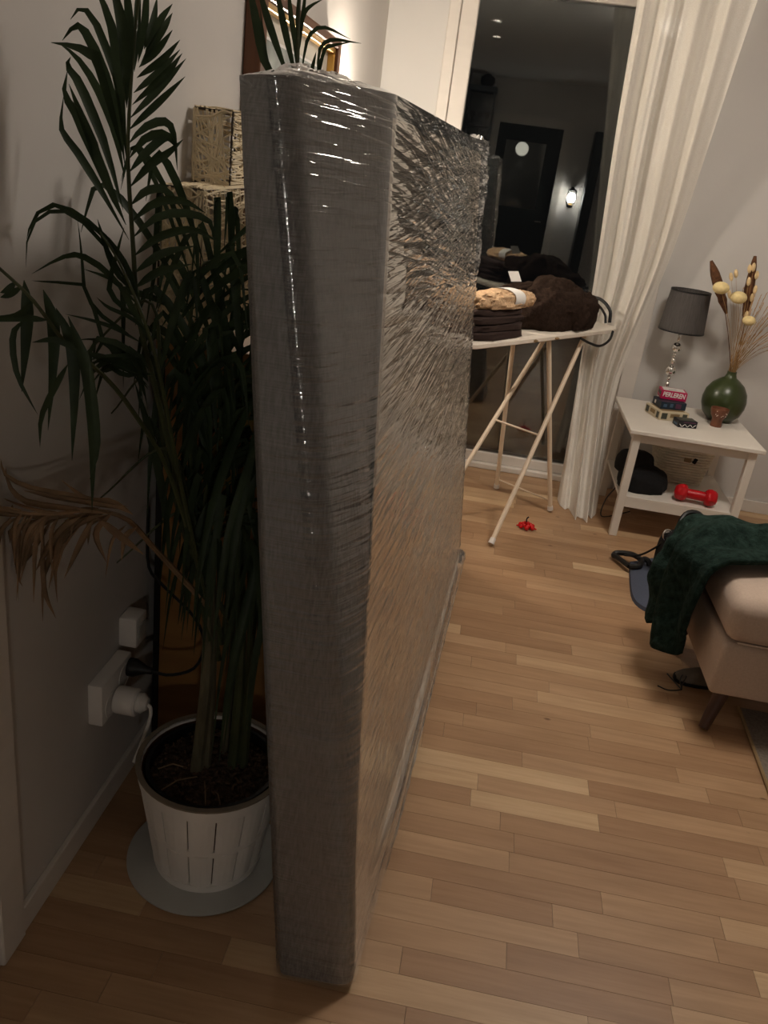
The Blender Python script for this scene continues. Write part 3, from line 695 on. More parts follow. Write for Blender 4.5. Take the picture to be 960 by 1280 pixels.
# stems, dry sheaths and soil
for (x0, x1, Yk, r, m_) in ((247, 258, 1.385, 0.013, 'trunk'), (258, 264, 1.40, 0.011, 'trunk'), (292, 300, 1.42, 0.011, 'stalk'), (305, 312, 1.43, 0.010, 'stalk'), (280, 290, 1.46, 0.009, 'trunk')):
    a = fl(x0, 945, 0.235); a = Vector((onY(x0, 935, Yk).x, Yk, 0.235)); b = onY(x1, 850, Yk); c = onY(x1 + 2, 760, Yk); d = onY(x1, 690, Yk)
    MB().tube(cr([clampP(a) if a.z > 0.3 else a, b, c, d], 14), [r * (1.15 - 0.5 * i / 13) for i in range(14)], 8).build('stem', m_, palm)
PC = Vector((-0.432, 1.398, 0))
sv = []
sm = MB()
for i in range(13):
    for k in range(40):
        r = 0.131 * i / 12; th = 2 * PI * k / 40; x, y = r * math.cos(th), r * math.sin(th)
        sv.append((PC.x + x, PC.y + y, 0.236 + 0.020 * (float(fbm(np.array(x * 60 + 9), np.array(y * 60), 3)) - 0.5) + 0.012 * (1 - i / 12)))
sm.add(sv, [(i * 40 + k, i * 40 + (k + 1) % 40, (i + 1) * 40 + (k + 1) % 40, (i + 1) * 40 + k) for i in range(12) for k in range(40)])
sm.build('soil', 'soil', palm)
chips = MB(); rc_ = random.Random(6)
for _ in range(260):
    a_, r_ = rc_.uniform(0, 2 * PI), 0.122 * math.sqrt(rc_.random()); q_ = Matrix.Rotation(rc_.uniform(0, PI), 3, (rc_.random(), rc_.random(), rc_.random() + 0.1))
    chips.box(PC + Vector((r_ * math.cos(a_), r_ * math.sin(a_), 0.247 + 0.006 * rc_.random())), (rc_.uniform(0.004, 0.012), rc_.uniform(0.003, 0.006), 0.003), q_)
co_ = chips.build('bark_chips', 'bark', palm, False); co_['kind'] = 'stuff'
MB().lathe([(0.095, 0.0124), (0.105, 0.02), (0.136, 0.245), (0.140, 0.252), (0.140, 0.262), (0.132, 0.262), (0.131, 0.235)], PC, 48, None, 1.0, False).build('nursery_pot', 'pot_black', palm)
for (dx, dy, L, a) in ((0.0, -0.05, 0.07, -1.2), (-0.02, -0.04, 0.09, -2.3), (0.03, -0.07, 0.05, -1.0), (-0.05, -0.02, 0.06, -2.8)):
    s_ = PC + Vector((dx, dy, 0.250)); MB().tube([s_, s_ + Vector((math.cos(a) * L / 2, math.sin(a) * L / 2, 0.012)), s_ + Vector((math.cos(a) * L, math.sin(a) * L, 0.0))], 0.0016, 5).build('dry_root', 'dry', palm)

# ---- slatted basket planter
planter = thing('basket_planter', 'white slatted wooden basket planter round the palm pot', 'planter', (PC.x, PC.y, 0.008))
PH, R0, R1 = 0.262, 0.116, 0.156
nsl = 16
for tier, (za, zb) in enumerate(((0.018, 0.118), (0.128, 0.232))):
    for k in range(nsl):
        a0, a1 = 2 * PI * (k + 0.025) / nsl, 2 * PI * (k + 0.975) / nsl; vs = []
        for (z, off) in ((za, 0), (zb, 0)):
            for q in range(5):
                a = a0 + (a1 - a0) * q / 4; r = R0 + (R1 - R0) * z / PH
                bul = 0.0025 * math.sin(PI * q / 4)
                vs.append((PC.x + (r + bul) * math.cos(a), PC.y + (r + bul) * math.sin(a), 0.008 + z))
                vs.append((PC.x + (r - 0.004) * math.cos(a), PC.y + (r - 0.004) * math.sin(a), 0.008 + z))
        fs = []
        for q in range(4):
            a, b = q * 2, 10 + q * 2
            fs += [(a, a + 2, b + 2, b), (a + 1, b + 1, b + 3, a + 3), (a, a + 1, a + 3, a + 2), (b, b + 2, b + 3, b + 1)]
        fs += [(0, 10, 11, 1), (8, 9, 19, 18)]
        MB().add(vs, fs).build('slat', 'basket_white', planter, False)
def hoop(z0, z1, dr, m_, nm):
    rA, rB = R0 + (R1 - R0) * z0 / PH, R0 + (R1 - R0) * z1 / PH
    MB().lathe([(rA - 0.006, 0.008 + z0), (rA + dr, 0.008 + z0), (rB + dr, 0.008 + z1), (rB - 0.006, 0.008 + z1), (rA - 0.006, 0.008 + z0)], PC, 48).build(nm, m_, planter)
hoop(0.0, 0.020, 0.003, 'basket_white', 'base_hoop'); hoop(0.114, 0.132, 0.001, 'basket_white', 'middle_hoop'); hoop(0.230, 0.262, 0.004, 'basket_white', 'top_hoop')
hoop(0.259, 0.264, 0.005, 'basket_inside', 'rim')
MB().lathe([(R0 - 0.006, 0.010), (R1 - 0.008, 0.262), (R1 - 0.010, 0.262), (R0 - 0.008, 0.012)], PC, 40, None, 1.0, False).build('liner', 'dark_wood', planter)
fl_ = MB().lathe([(0.001, 0.008), (R0, 0.008), (R0, 0.012), (0.001, 0.012)], PC, 40).build('bottom', 'basket_white', planter)
# ---- round tray
tray = tag(MB().lathe([(0.001, 0.0006), (0.166, 0.0006), (0.171, 0.003), (0.171, 0.0066), (0.168, 0.0078), (0.001, 0.0074)], (-0.437, 1.393, 0), 72).build('round_tray', 'disc'),
           'flat round grey tray on the floor under the white basket planter', 'tray')

# ================================================================== LEFT WALL: sockets, cables, cabinet, boxes, picture
sock = thing('wall_socket', 'white double wall socket box on the left wall near the palm', 'socket', (LX, 1.42, 0.34))
MB().box2((LX, 1.405, 0.288), (LX + 0.034, 1.555, 0.392), 0.004, 2).build('housing', 'white_plastic', sock)
for yy in (1.447, 1.515):
    MB().lathe([(0.030, 0.0), (0.030, 0.0015), (0.024, 0.0015), (0.022, -0.006), (0.001, -0.006)], (LX + 0.0345, yy, 0.352 if yy > 1.5 else 0.322), 24, Matrix.Rotation(PI / 2, 3, 'Y')).build('socket_ring', 'white_plastic', sock)
ax = Matrix.Rotation(PI / 2, 3, 'Y')
ad = thing('plug_adapter', 'round white plug adapter with a white lead in the double wall socket', 'adapter', (LX + 0.036, 1.47, 0.318))
MB().lathe([(0.001, 0), (0.030, 0.0), (0.0315, 0.004), (0.0315, 0.046), (0.028, 0.050), (0.001, 0.050)], (LX + 0.038, 1.47, 0.320), 28, ax).build('body', 'white_plastic', ad)
MB().lathe([(0.001, 0), (0.022, 0.0), (0.023, 0.010), (0.013, 0.022), (0.001, 0.024)], (LX + 0.0875, 1.47, 0.322), 24, ax).build('plug', 'white_plastic', ad)
MB().tube(cr([(LX + 0.107, 1.47, 0.322), (LX + 0.117, 1.468, 0.314), (LX + 0.117, 1.464, 0.285), (LX + 0.100, 1.462, 0.22), (LX + 0.082, 1.462, 0.16)], 16), 0.0042, 8).build('lead', 'white_plastic', ad)
bp = thing('black_plug', 'black plug with a looping black cable in the wall socket', 'plug', (LX + 0.036, 1.53, 0.356))
MB().lathe([(0.001, 0), (0.0215, 0.0), (0.0215, 0.014), (0.009, 0.042), (0.0075, 0.055), (0.001, 0.055)], (LX + 0.037, 1.535, 0.364), 22, ax).build('plug', 'black', bp)
MB().tube(cr([(LX + 0.088, 1.535, 0.364), (LX + 0.13, 1.545, 0.355), (LX + 0.18, 1.57, 0.37), (LX + 0.19, 1.60, 0.42), (LX + 0.15, 1.63, 0.47), (LX + 0.06, 1.66, 0.52), (LX + 0.02, 1.675, 0.56), (LX + 0.018, 1.676, 0.70)], 26), 0.0038, 7).build('cable', 'black', bp)
ch = thing('wall_charger', 'small white charger block on the wall above the socket', 'charger', (LX, 1.57, 0.42))
MB().box2((LX, 1.555, 0.400), (LX + 0.045, 1.615, 0.475), 0.006, 2).build('body', 'white_plastic', ch)
MB().box2((LX + 0.045, 1.565, 0.42), (LX + 0.047, 1.605, 0.455), 0.0008).build('rating_plate', 'disc', ch)

CBX, CBY0, CBY1, CBZ = -0.395, 1.715, 3.0, 1.085
cb = thing('honey_wood_cabinet', 'honey coloured wooden cabinet behind the palm against the left wall', 'cabinet', ((LX + CBX) / 2, 2.3, 0))
MB().box2((LX + 0.035, CBY0, 0.05), (CBX, CBY0 + 0.02, CBZ - 0.02), 0.001).build('side_panel', 'cab_wood', cb, False)
MB().box2((LX + 0.035, CBY1 - 0.02, 0.05), (CBX, CBY1, CBZ - 0.02), 0.001).build('side_panel', 'cab_wood', cb, False)
MB().box2((LX + 0.015, CBY0 - 0.005, CBZ - 0.02), (CBX + 0.005, CBY1 + 0.005, CBZ), 0.002).build('top', 'cab_wood', cb, False)
MB().box2((LX + 0.035, CBY0 + 0.02, 0.05), (CBX - 0.02, CBY1 - 0.02, 0.07)).build('bottom', 'cab_wood', cb, False)
MB().box2((LX + 0.020, CBY0 - 0.002, 0.0005), (LX + 0.034, CBY1, CBZ - 0.021)).build('back_panel', 'black', cb, False)
for k in range(2):
    ya = CBY0 + 0.022 + k * (CBY1 - CBY0 - 0.04) / 2
    dd = MB().box2((CBX - 0.019, ya, 0.072), (CBX, ya + (CBY1 - CBY0 - 0.04) / 2 - 0.004, CBZ - 0.022), 0.001).build('door', 'cab_wood', cb, False)
    MB().ball((CBX + 0.008, ya + (0.57 if k == 0 else 0.05), 0.62), 0.008).build('knob', 'brass', dd)
for (xx, yy) in ((LX + 0.07, CBY0 + 0.03), (CBX - 0.03, CBY0 + 0.03), (LX + 0.07, CBY1 - 0.05), (CBX - 0.03, CBY1 - 0.05)):
    MB().box2((xx - 0.018, yy - 0.012, 0.0005), (xx + 0.018, yy + 0.024, 0.05)).build('foot', 'cab_wood', cb, False)

def rattan_box(name, label, lo, hi, n, seed):
    lo, hi = Vector(lo), Vector(hi)
    r_ = random.Random(seed)
    t = thing(name, label, 'rattan box', ((lo.x + hi.x) / 2, (lo.y + hi.y) / 2, lo.z), 'white rattan boxes on the cabinet')
    fr = MB(); c = [(lo.x, hi.x), (lo.y, hi.y), (lo.z, hi.z)]
    for a in (0, 1):
        for b in (0, 1):
            fr.tube([(c[0][a], c[1][b], lo.z), (c[0][a], c[1][b], hi.z)], 0.0022, 5); fr.tube([(c[0][a], lo.y, c[2][b]), (c[0][a], hi.y, c[2][b])], 0.0022, 5); fr.tube([(lo.x, c[1][a], c[2][b]), (hi.x, c[1][a], c[2][b])], 0.0022, 5)
    fr.build('wire_frame', 'wire', t)
    st = MB(); s = hi - lo
    def faceloop(axis, side, cnt, tilt):
        for _ in range(cnt):
            ia, ib = [i for i in range(3) if i != axis]
            p = [0, 0, 0]; q = [0, 0, 0]; e0 = r_.random(); e1 = min(1, max(0, e0 + r_.gauss(0, tilt)))
            run, cross = (ia, ib) if r_.random() < 0.65 else (ib, ia)
            off = (hi[axis] + 0.001 + r_.random() * 0.003) if side else (lo[axis] - 0.001 - r_.random() * 0.003)
            pts = []
            for k in range(5):
                f = k / 4; v = [0, 0, 0]; v[axis] = off + (0.0025 if side else -0.0025) * math.sin(PI * f) * r_.random()
                v[run] = lo[run] + s[run] * f; v[cross] = lo[cross] + s[cross] * min(1, max(0, e0 + (e1 - e0) * f + 0.03 * r_.gauss(0, 1))); pts.append(Vector(v))
            st.tube(cr(pts, 9), r_.uniform(0.0014, 0.0024), 5, False)
    faceloop(0, 1, n, 0.22); faceloop(0, 0, n // 3, 0.2); faceloop(1, 0, n // 2, 0.25); faceloop(1, 1, n // 4, 0.2); faceloop(2, 1, n // 2, 0.2)
    o = st.build('rattan_strips', 'rattan', t); o['kind'] = 'stuff'
    return t
rattan_box('rattan_box', 'large white rattan box standing on the honey wood cabinet', (-0.708, 1.725, CBZ + 0.003), (-0.618, 2.20, 1.398), 120, 3)
rattan_box('rattan_box', 'small white rattan box on top of the larger rattan box', (-0.706, 1.905, 1.404), (-0.622, 2.19, 1.553), 80, 5)

pic = thing('framed_picture', 'framed grey print with gilt inner edge on the left wall', 'picture', (LX, 2.74, 1.2))
PY0, PY1, PZ0, PZ1, PD = 2.262, 3.225, 1.16, 1.856, 0.046
def member(lo, hi, nm='frame_member'): MB().box2(lo, hi, 0.003).build(nm, 'frame_wood', pic, False)
member((LX + 0.001, PY0, PZ0), (LX + PD, PY0 + 0.045, PZ1)); member((LX + 0.001, PY1 - 0.045, PZ0), (LX + PD, PY1, PZ1))
member((LX + 0.001, PY0 + 0.045, PZ1 - 0.028), (LX + PD, PY1 - 0.045, PZ1)); member((LX + 0.001, PY0 + 0.045, PZ0), (LX + PD, PY1 - 0.045, PZ0 + 0.045))
MB().box2((LX + 0.012, PY0 + 0.045, PZ1 - 0.045), (LX + 0.036, PY1 - 0.045, PZ1 - 0.028), 0.002).build('gilt_edge', 'gold', pic, False)
MB().box2((LX + 0.012, PY0 + 0.045, PZ0 + 0.045), (LX + 0.036, PY0 + 0.06, PZ1 - 0.045), 0.002).build('gilt_edge', 'gold', pic, False)
MB().box2((LX + 0.012, PY1 - 0.06, PZ0 + 0.045), (LX + 0.036, PY1 - 0.045, PZ1 - 0.045), 0.002).build('gilt_edge', 'gold', pic, False)
MB().box2((LX + 0.004, PY0 + 0.045, PZ0 + 0.045), (LX + 0.012, PY1 - 0.045, PZ1 - 0.045)).build('mat_board', 'mat_board', pic, False)
MB().box2((LX + 0.0122, PY0 + 0.14, PZ0 + 0.13), (LX + 0.0132, PY1 - 0.14, PZ1 - 0.105)).build('print', 'print', pic, False)
MB().box2((LX + 0.0122, PY0 + 0.132, PZ1 - 0.105), (LX + 0.015, PY1 - 0.132, PZ1 - 0.098)).build('fillet', 'paper', pic, False)

# wall lamps
def sconce(label, c, out, power, cap=True, end=''):
    c = Vector(c); o = Vector(out)
    t = thing('wall_lamp' + end, label, 'lamp', c - Vector((0, 0, 0.12)), 'glass wall lamps')
    R_ = Vector((0, 0, 1)).cross(o)
    bpos = c + o * 0.075
    MB().box(c + o * 0.007 + Vector((0, 0, -0.05)), (0.07 if abs(o.y) > 0.5 else 0.012, 0.012 if abs(o.y) > 0.5 else 0.07, 0.13), None, 0.003).build('back_plate', 'metal_black', t, False)
    MB().tube(cr([c + o * 0.012 + Vector((0, 0, -0.09)), c + o * 0.05 + Vector((0, 0, -0.12)), bpos + Vector((0, 0, -0.085))], 10), 0.006, 8).build('arm', 'metal_black', t)
    MB().lathe([(0.001, -0.095), (0.026, -0.09), (0.030, -0.08), (0.022, -0.076), (0.018, -0.05), (0.001, -0.05)], bpos, 24).build('holder', 'brass', t)
    MB().lathe([(0.054, -0.076), (0.057, 0.0), (0.054, 0.076)], bpos, 28, None, 1.0, False).build('glass_shade', 'glass', t)
    if cap: MB().lathe([(0.050, 0.084), (0.062, 0.080), (0.060, 0.088), (0.022, 0.100), (0.018, 0.118), (0.010, 0.122), (0.001, 0.124)], bpos, 28).build('cap', 'metal_black', t)
    MB().ball(bpos + Vector((0, 0, -0.004)), 0.048, 18, 12, (1, 1, 1.2)).build('bulb' + end, emit('bulb_light', WARM if abs(o.x) > 0.5 else (1.0, 0.94, 0.86), power), t)
    return t
sconce('lit open glass wall lamp on the left wall behind the wrapped bed base', (LX, 3.42, 1.615), (1, 0, 0), E_CORNER, False)
sconce('lit glass wall lamp with black cap beside the dark door', (0.69, BY, 1.36), (0, 1, 0), E_REAR, True, '_offscreen')

# ================================================================== IRONING BOARD AND CLOTHES
AX = Vector((0.565, 0.825, 0)).normalized(); AN = Vector((-AX.y, AX.x, 0)); ZT = 0.90
tipc = Vector((0.620, 4.198, 0))
ib = thing('ironing_board', 'ironing board with white cover and cream metal legs by the window', 'ironing board', (0.25, 3.75, 0))
def ibp(a, n, z): return tipc + AX * a + AN * n + Vector((0, 0, z))
WD = 0.28
out2 = []
for (a, n) in ((-1.20, 0.02), (-1.17, 0.0), (-0.9, -0.004), (-0.4, 0.0), (-0.06, 0.004), (-0.012, 0.016), (0.0, 0.05), (0.0, WD * 0.5), (-0.01, WD - 0.05), (-0.04, WD - 0.012), (-0.4, WD), (-0.9, WD), (-1.16, WD - 0.02), (-1.20, WD * 0.6), (-1.21, WD * 0.35)):
    out2.append((a, n))
def slab(z0, z1, ins):
    m_ = MB(); ca = sum(p[0] for p in out2) / len(out2); cn = WD / 2; rings_ = []
    for (z, i_) in ((z0, ins), (z0 + 0.006, 0), (z1 - 0.010, 0), (z1 - 0.003, 0.006), (z1, 0.018)):
        rings_.append([ibp(a + (i_ if a < ca else -i_), n + (i_ if n < cn else -i_), z) for a, n in out2])
    k = len(out2); vs = [p for r_ in rings_ for p in r_]
    fs = [(i * k + j, i * k + (j + 1) % k, (i + 1) * k + (j + 1) % k, (i + 1) * k + j) for i in range(4) for j in range(k)] + [tuple(range(k))[::-1], tuple(4 * k + j for j in range(k))]
    return m_.add(vs, fs)
slab(ZT - 0.030, ZT, 0.012).build('board', 'cover', ib)
for j in range(7):
    a = -1.1 + j * 0.17; p = ibp(a, -0.004, ZT - 0.018); MB().ball(p, 0.008, 10, 6, (1.6, 1.6, 0.7)).build('printed_spot', 'brown_paper', ib) if j in (2, 3) else None
fa = fl(613, 683); fb = fl(687, 640); fc = fl(620, 612); fdv = fa + (fc - fb)
ta = onY(733, 418, 3.84); tb = onY(690, 427, 3.56)
def leg(f, t): MB().tube([f, f.lerp(t, 0.03), t], [0.0125, 0.011, 0.011], 10).build('leg', 'iron_leg', ib); MB().tube([f + Vector((0, 0, 0.0005)), f.lerp(t, 0.025)], [0.015, 0.0135], 10).build('foot_cap', 'white_plastic', ib)
zt = ZT - 0.03
ta = Vector((ibp(-0.245, 0.05, zt))); td = Vector(ibp(-0.245, 0.23, zt))
tb = Vector(ibp(-0.565, 0.05, zt)); tc_ = Vector(ibp(-0.60, 0.21, zt))
fa.z = fb.z = fc.z = fdv.z = 0.0125
leg(fa, ta); leg(fdv, td); leg(fb, tb); leg(fc, tc_)
MB().tube([fb.lerp(tb, 0.06), fc.lerp(tc_, 0.06)], 0.004, 8).build('crossbar', 'iron_leg', ib)
MB().tube([fa.lerp(ta, 0.5), fdv.lerp(td, 0.5)], 0.005, 8).build('crossbar', 'iron_leg', ib)
MB().tube([ta, td], 0.007, 8).build('crossbar', 'iron_leg', ib); MB().tube([tb, tc_], 0.007, 8).build('crossbar', 'iron_leg', ib)

def blob(name, c, sx, sy, sz, rot, m, amp, freq, seed, parent=None, flat=0.5, n=56, mm=30, power=0.75):
    """soft rounded lump resting on its flattened underside"""
    vs = []; c = Vector(c); Rr = Rz(rot)
    for i in range(mm + 1):
        ph = PI * i / mm
        for k in range(n):
            th = 2 * PI * k / n
            cx, cy, cz = math.sin(ph) * math.cos(th), math.sin(ph) * math.sin(th), math.cos(ph)
            f = lambda v: math.copysign(abs(v) ** power, v)
            x, y, z = f(cx), f(cy), f(cz)
            d = 1 + amp * (float(fbm(np.array(cx * freq + seed), np.array(cy * freq + cz * freq * 0.8), seed)) - 0.47) * 2
            p = Vector((x * sx * d, y * sy * d, max(z * d, -flat) * sz)); vs.append(c + Rr @ p + Vector((0, 0, flat * sz)))
    return MB().add(vs, [(i * n + k, i * n + (k + 1) % n, (i + 1) * n + (k + 1) % n, (i + 1) * n + k) for i in range(mm) for k in range(n)]).build(name, m, parent)
ang = math.atan2(AX.y, AX.x)
zc = ZT + 0.0008
# folded brown garments
gz = zc
for i, (a, n, l, w, h, lab) in enumerate(((-1.00, 0.12, 0.20, 0.12, 0.034, 'dark brown folded garment at the bottom of the stack on the ironing board'), (-1.005, 0.125, 0.19, 0.115, 0.030, 'dark brown folded garment second from the bottom on the ironing board'),
                          (-0.995, 0.12, 0.185, 0.11, 0.030, 'dark brown folded garment in the upper half of the ironing board stack'), (-1.00, 0.125, 0.18, 0.105, 0.028, 'dark brown folded garment directly under the beige plush roll'))):
    o = blob('folded_garment', ibp(a, n, gz), l, w, h / 1.5, ang + 0.03 * (-1) ** i, 'brown_knit', 0.10, 3.0, 10 + i, None, 0.5, 48, 18, 0.5)
    tag(o, lab, 'clothing', 'folded brown garments on the ironing board'); gz += h - 0.0012
pr_ = thing('plush_roll', 'beige plush roll with a white paper band on the brown garments', 'clothing', ibp(-0.93, 0.09, gz))
blob('plush', ibp(-0.945, 0.070, gz - 0.001), 0.205, 0.062, 0.042, ang, 'beige_fur', 0.22, 7.0, 31, pr_, 0.6, 64, 26, 0.8)
bandc = ibp(-0.915, 0.070, gz + 0.0345)
Q = []
for i in range(2):
    rowp = []
    for k in range(29):
        th = 2 * PI * k / 28; rowp.append(bandc + AX * (-0.035 + 0.07 * i) + AN * (0.067 * math.copysign(abs(math.cos(th)) ** 0.8, math.cos(th))) + Vector((0, 0, 0.0355 * math.copysign(abs(math.sin(th)) ** 0.8, math.sin(th)))))
    Q.append(rowp)
MB().grid(Q).build('paper_band', 'paper', pr_)
jk = thing('fleece_jacket', 'bulky dark brown fleece jacket with a white tag on the ironing board', 'clothing', ibp(-0.45, 0.14, zc))
blob('jacket_body', ibp(-0.445, 0.145, zc), 0.275, 0.13, 0.135, ang, 'brown_fur', 0.26, 2.6, 42, jk, 0.5, 90, 44, 0.95)
blob('sleeve', ibp(-0.30, 0.10, zc + 0.005), 0.17, 0.10, 0.105, ang + 0.4, 'brown_fur', 0.25, 3.0, 47, jk, 0.5, 64, 32, 0.85)
blob('hood', ibp(-0.585, 0.195, zc + 0.10), 0.19, 0.07, 0.062, ang, 'brown_fur', 0.30, 3.2, 51, jk, 0.4, 64, 32, 0.85)
from mathutils.bvhtree import BVHTree
trees = [BVHTree.FromPolygons([v.co for v in o.data.vertices], [tuple(p.vertices) for p in o.data.polygons]) for o in jk.children]
def on_jacket(x, y):
    d = Vector(ray((x, y))); hits = [t.ray_cast(eye, d) for t in trees]; hits = [h for h in hits if h[0] is not None]
    h = min(hits, key=lambda h: h[3]) if hits else None
    return (h[0] - d * 0.004) if h else onY(x, y, 3.75)
MB().grid([[on_jacket(635 + 13 * u + 4 * v, 339 + 13 * v) for u in (0, 0.33, 0.67, 1)] for v in (0, 0.33, 0.67, 1)]).build('tag', 'paper', jk, False)
hc = thing('looped_cable', 'black looped cable hanging over the end of the ironing board', 'cable', ibp(-0.05, 0.12, ZT))
lp = [(727, 428, 4.02), (712, 432, 4.03), (700, 424, 4.05), (690, 412, 4.06)]
MB().tube(cr([ibp(-0.06, 0.26, ZT + 0.012), ibp(-0.03, 0.22, ZT + 0.09), ibp(-0.02, 0.14, ZT + 0.11), ibp(-0.02, 0.07, ZT + 0.07), ibp(-0.03, 0.05, ZT + 0.012)], 24), 0.008, 8).build('loop', 'black', hc)
MB().tube(cr([ibp(-0.09, 0.25, ZT + 0.012), ibp(-0.06, 0.2, ZT + 0.07), ibp(-0.05, 0.13, ZT + 0.085), ibp(-0.06, 0.07, ZT + 0.05), ibp(-0.07, 0.05, ZT + 0.012)], 24), 0.006, 8).build('loop', 'black', hc)
MB().tube(cr([ibp(-0.10, -0.012, ZT - 0.012), ibp(-0.13, -0.02, ZT - 0.05), ibp(-0.20, -0.015, ZT - 0.075), ibp(-0.28, 0.0, ZT - 0.06), ibp(-0.34, 0.02, ZT - 0.037)], 24), 0.006, 8).build('loop', 'black', hc)

# red berry decoration
bc = fl(657, 661)
br = thing('red_berry_decoration', 'small red berry cluster decoration lying on the floor', 'decoration', bc)
rr = random.Random(2)
for k in range(15):
    a = 2 * PI * k / 15 * 2.4; r = 0.032 * math.sqrt((k + 0.3) / 15)
    MB().ball(bc + Vector((r * math.cos(a) * 1.15, r * math.sin(a), 0.011 + 0.020 * (1 - r / 0.034))), 0.0105, 10, 7).build('berry', 'red_gloss', br)
MB().tube(cr([bc + Vector((0, 0, 0.02)), bc + Vector((-0.004, 0.0, 0.05)), bc + Vector((0.004, 0.0, 0.062))], 8), 0.003, 6).build('stalk', 'metal_black', br)
MB().tube([bc + Vector((0.02, 0.0, 0.014)), bc + Vector((0.048, -0.012, 0.010))], [0.008, 0.003], 8).build('petal', 'red_gloss', br)
MB().tube([bc + Vector((-0.02, 0.0, 0.014)), bc + Vector((-0.046, -0.004, 0.012))], [0.008, 0.003], 8).build('petal', 'red_gloss', br)

# ================================================================== CURTAIN
cl = [onY(797, -30, 3.98), onY(795, 0, 4.0), onY(768, 170, 4.18), onY(744, 340, 4.345), onY(728, 440, 4.36), onY(714, 530, 4.25), fl(697, 626)]
cl[-1].z = 0.004; cl.insert(0, Vector((cl[0].x - 0.005, 3.97, 2.535)))
crr = [onY(962, -30, 4.0), onY(946, 0, 4.02), onY(886, 180, 4.2), onY(838, 320, 4.32), onY(800, 440, 4.20), fl(762, 640)]
crr[-1] = Vector((0.672, 3.98, 0.006)); crr[4] = Vector((0.688, 4.34, 0.62)); crr.insert(5, Vector((0.676, 4.16, 0.30))); crr.insert(0, Vector((crr[0].x + 0.03, 3.98, 2.535)))
NL, NS = 70, 150
Lp, Rp = cr(cl, NL), cr(crr, NL)
Pg = []
for i in range(NL):
    t = i / (NL - 1); a, b = Lp[i], Rp[i]; rowp = []
    for j in range(NS):
        s = j / (NS - 1)
        ph = 2 * PI * (4.6 * s + 0.45 * math.sin(3 * s + 2.2 * t)); amp = (0.016 + 0.014 * t) * min(1, s * 8 + 0.3) * min(1, (1 - s) * 8 + 0.3)
        fold = math.sin(ph) + 0.35 * math.sin(2.3 * ph + 1 + t * 2)
        p = a.lerp(b, s); bulge = -0.16 * math.sin(PI * s) * max(0, (t - 0.75) / 0.25) ** 2
        p = p + Vector((0.006 * math.sin(ph * 0.7 + 2 * t), fold * amp - 0.0 + bulge, 0))
        p.y = min(p.y, WY - 0.018)
        if t > 0.97: p.z = max(p.z, 0.003)
        rowp.append(p)
    Pg.append(rowp)
cu_ = tag(MB().grid(Pg).build('curtain', 'sheer'), 'long white sheer curtain gathered beside the dark window', 'curtain')
crod = thing('curtain_rail', 'white curtain rail on the ceiling above the window', 'curtain rail', (0.4, 3.98, 2.55))
MB().box2((-0.6, 3.965, 2.540), (1.6, 3.995, 2.560), 0.003).build('rail', 'white', crod, False)
for xx in (-0.5, 0.35, 1.2): MB().box2((xx - 0.02, 3.97, 2.560), (xx + 0.02, 3.99, CZ)).build('bracket', 'white', crod, False)

# ================================================================== SIDE TABLE
TX0, TX1, TY0, TY1, TZ = 0.694, 1.292, 3.722, 4.345, 0.530
tb_ = thing('side_table', 'white square side table with a lower shelf below the table lamp', 'table', ((TX0 + TX1) / 2, (TY0 + TY1) / 2, 0))
MB().box2((TX0, TY0, TZ - 0.020), (TX1, TY1, TZ), 0.003).build('tabletop', 'white', tb_, False)
lw = 0.036; ii = 0.024
for (xx, yy) in ((TX0 + ii, TY0 + ii), (TX1 - ii - lw, TY0 + ii), (TX0 + ii, TY1 - ii - lw), (TX1 - ii - lw, TY1 - ii - lw)):
    MB().box2((xx, yy, 0.0005), (xx + lw, yy + lw, TZ - 0.0205), 0.002).build('leg', 'white', tb_, False)
for (lo, hi) in (((TX0 + ii + lw, TY0 + ii + 0.006), (TX1 - ii - lw, TY0 + ii + 0.024)), ((TX0 + ii + lw, TY1 - ii - 0.024), (TX1 - ii - lw, TY1 - ii - 0.006)), ((TX0 + ii + 0.006, TY0 + ii + lw), (TX0 + ii + 0.024, TY1 - ii - lw)), ((TX1 - ii - 0.024, TY0 + ii + lw), (TX1 - ii - 0.006, TY1 - ii - lw))):
    MB().box2((lo[0], lo[1], TZ - 0.062), (hi[0], hi[1], TZ - 0.0205)).build('apron', 'white', tb_, False)
SZ = 0.205
MB().box2((TX0 + ii + 0.004, TY0 + ii + 0.003, SZ - 0.016), (TX1 - ii - 0.004, TY1 - ii - 0.003, SZ)).build('shelf', 'white', tb_, False)
MB().box2((TX0 + ii + lw, TY0 + ii + 0.004, SZ - 0.052), (TX1 - ii - lw, TY0 + ii + 0.022, SZ - 0.016)).build('shelf_rail', 'white', tb_, False)

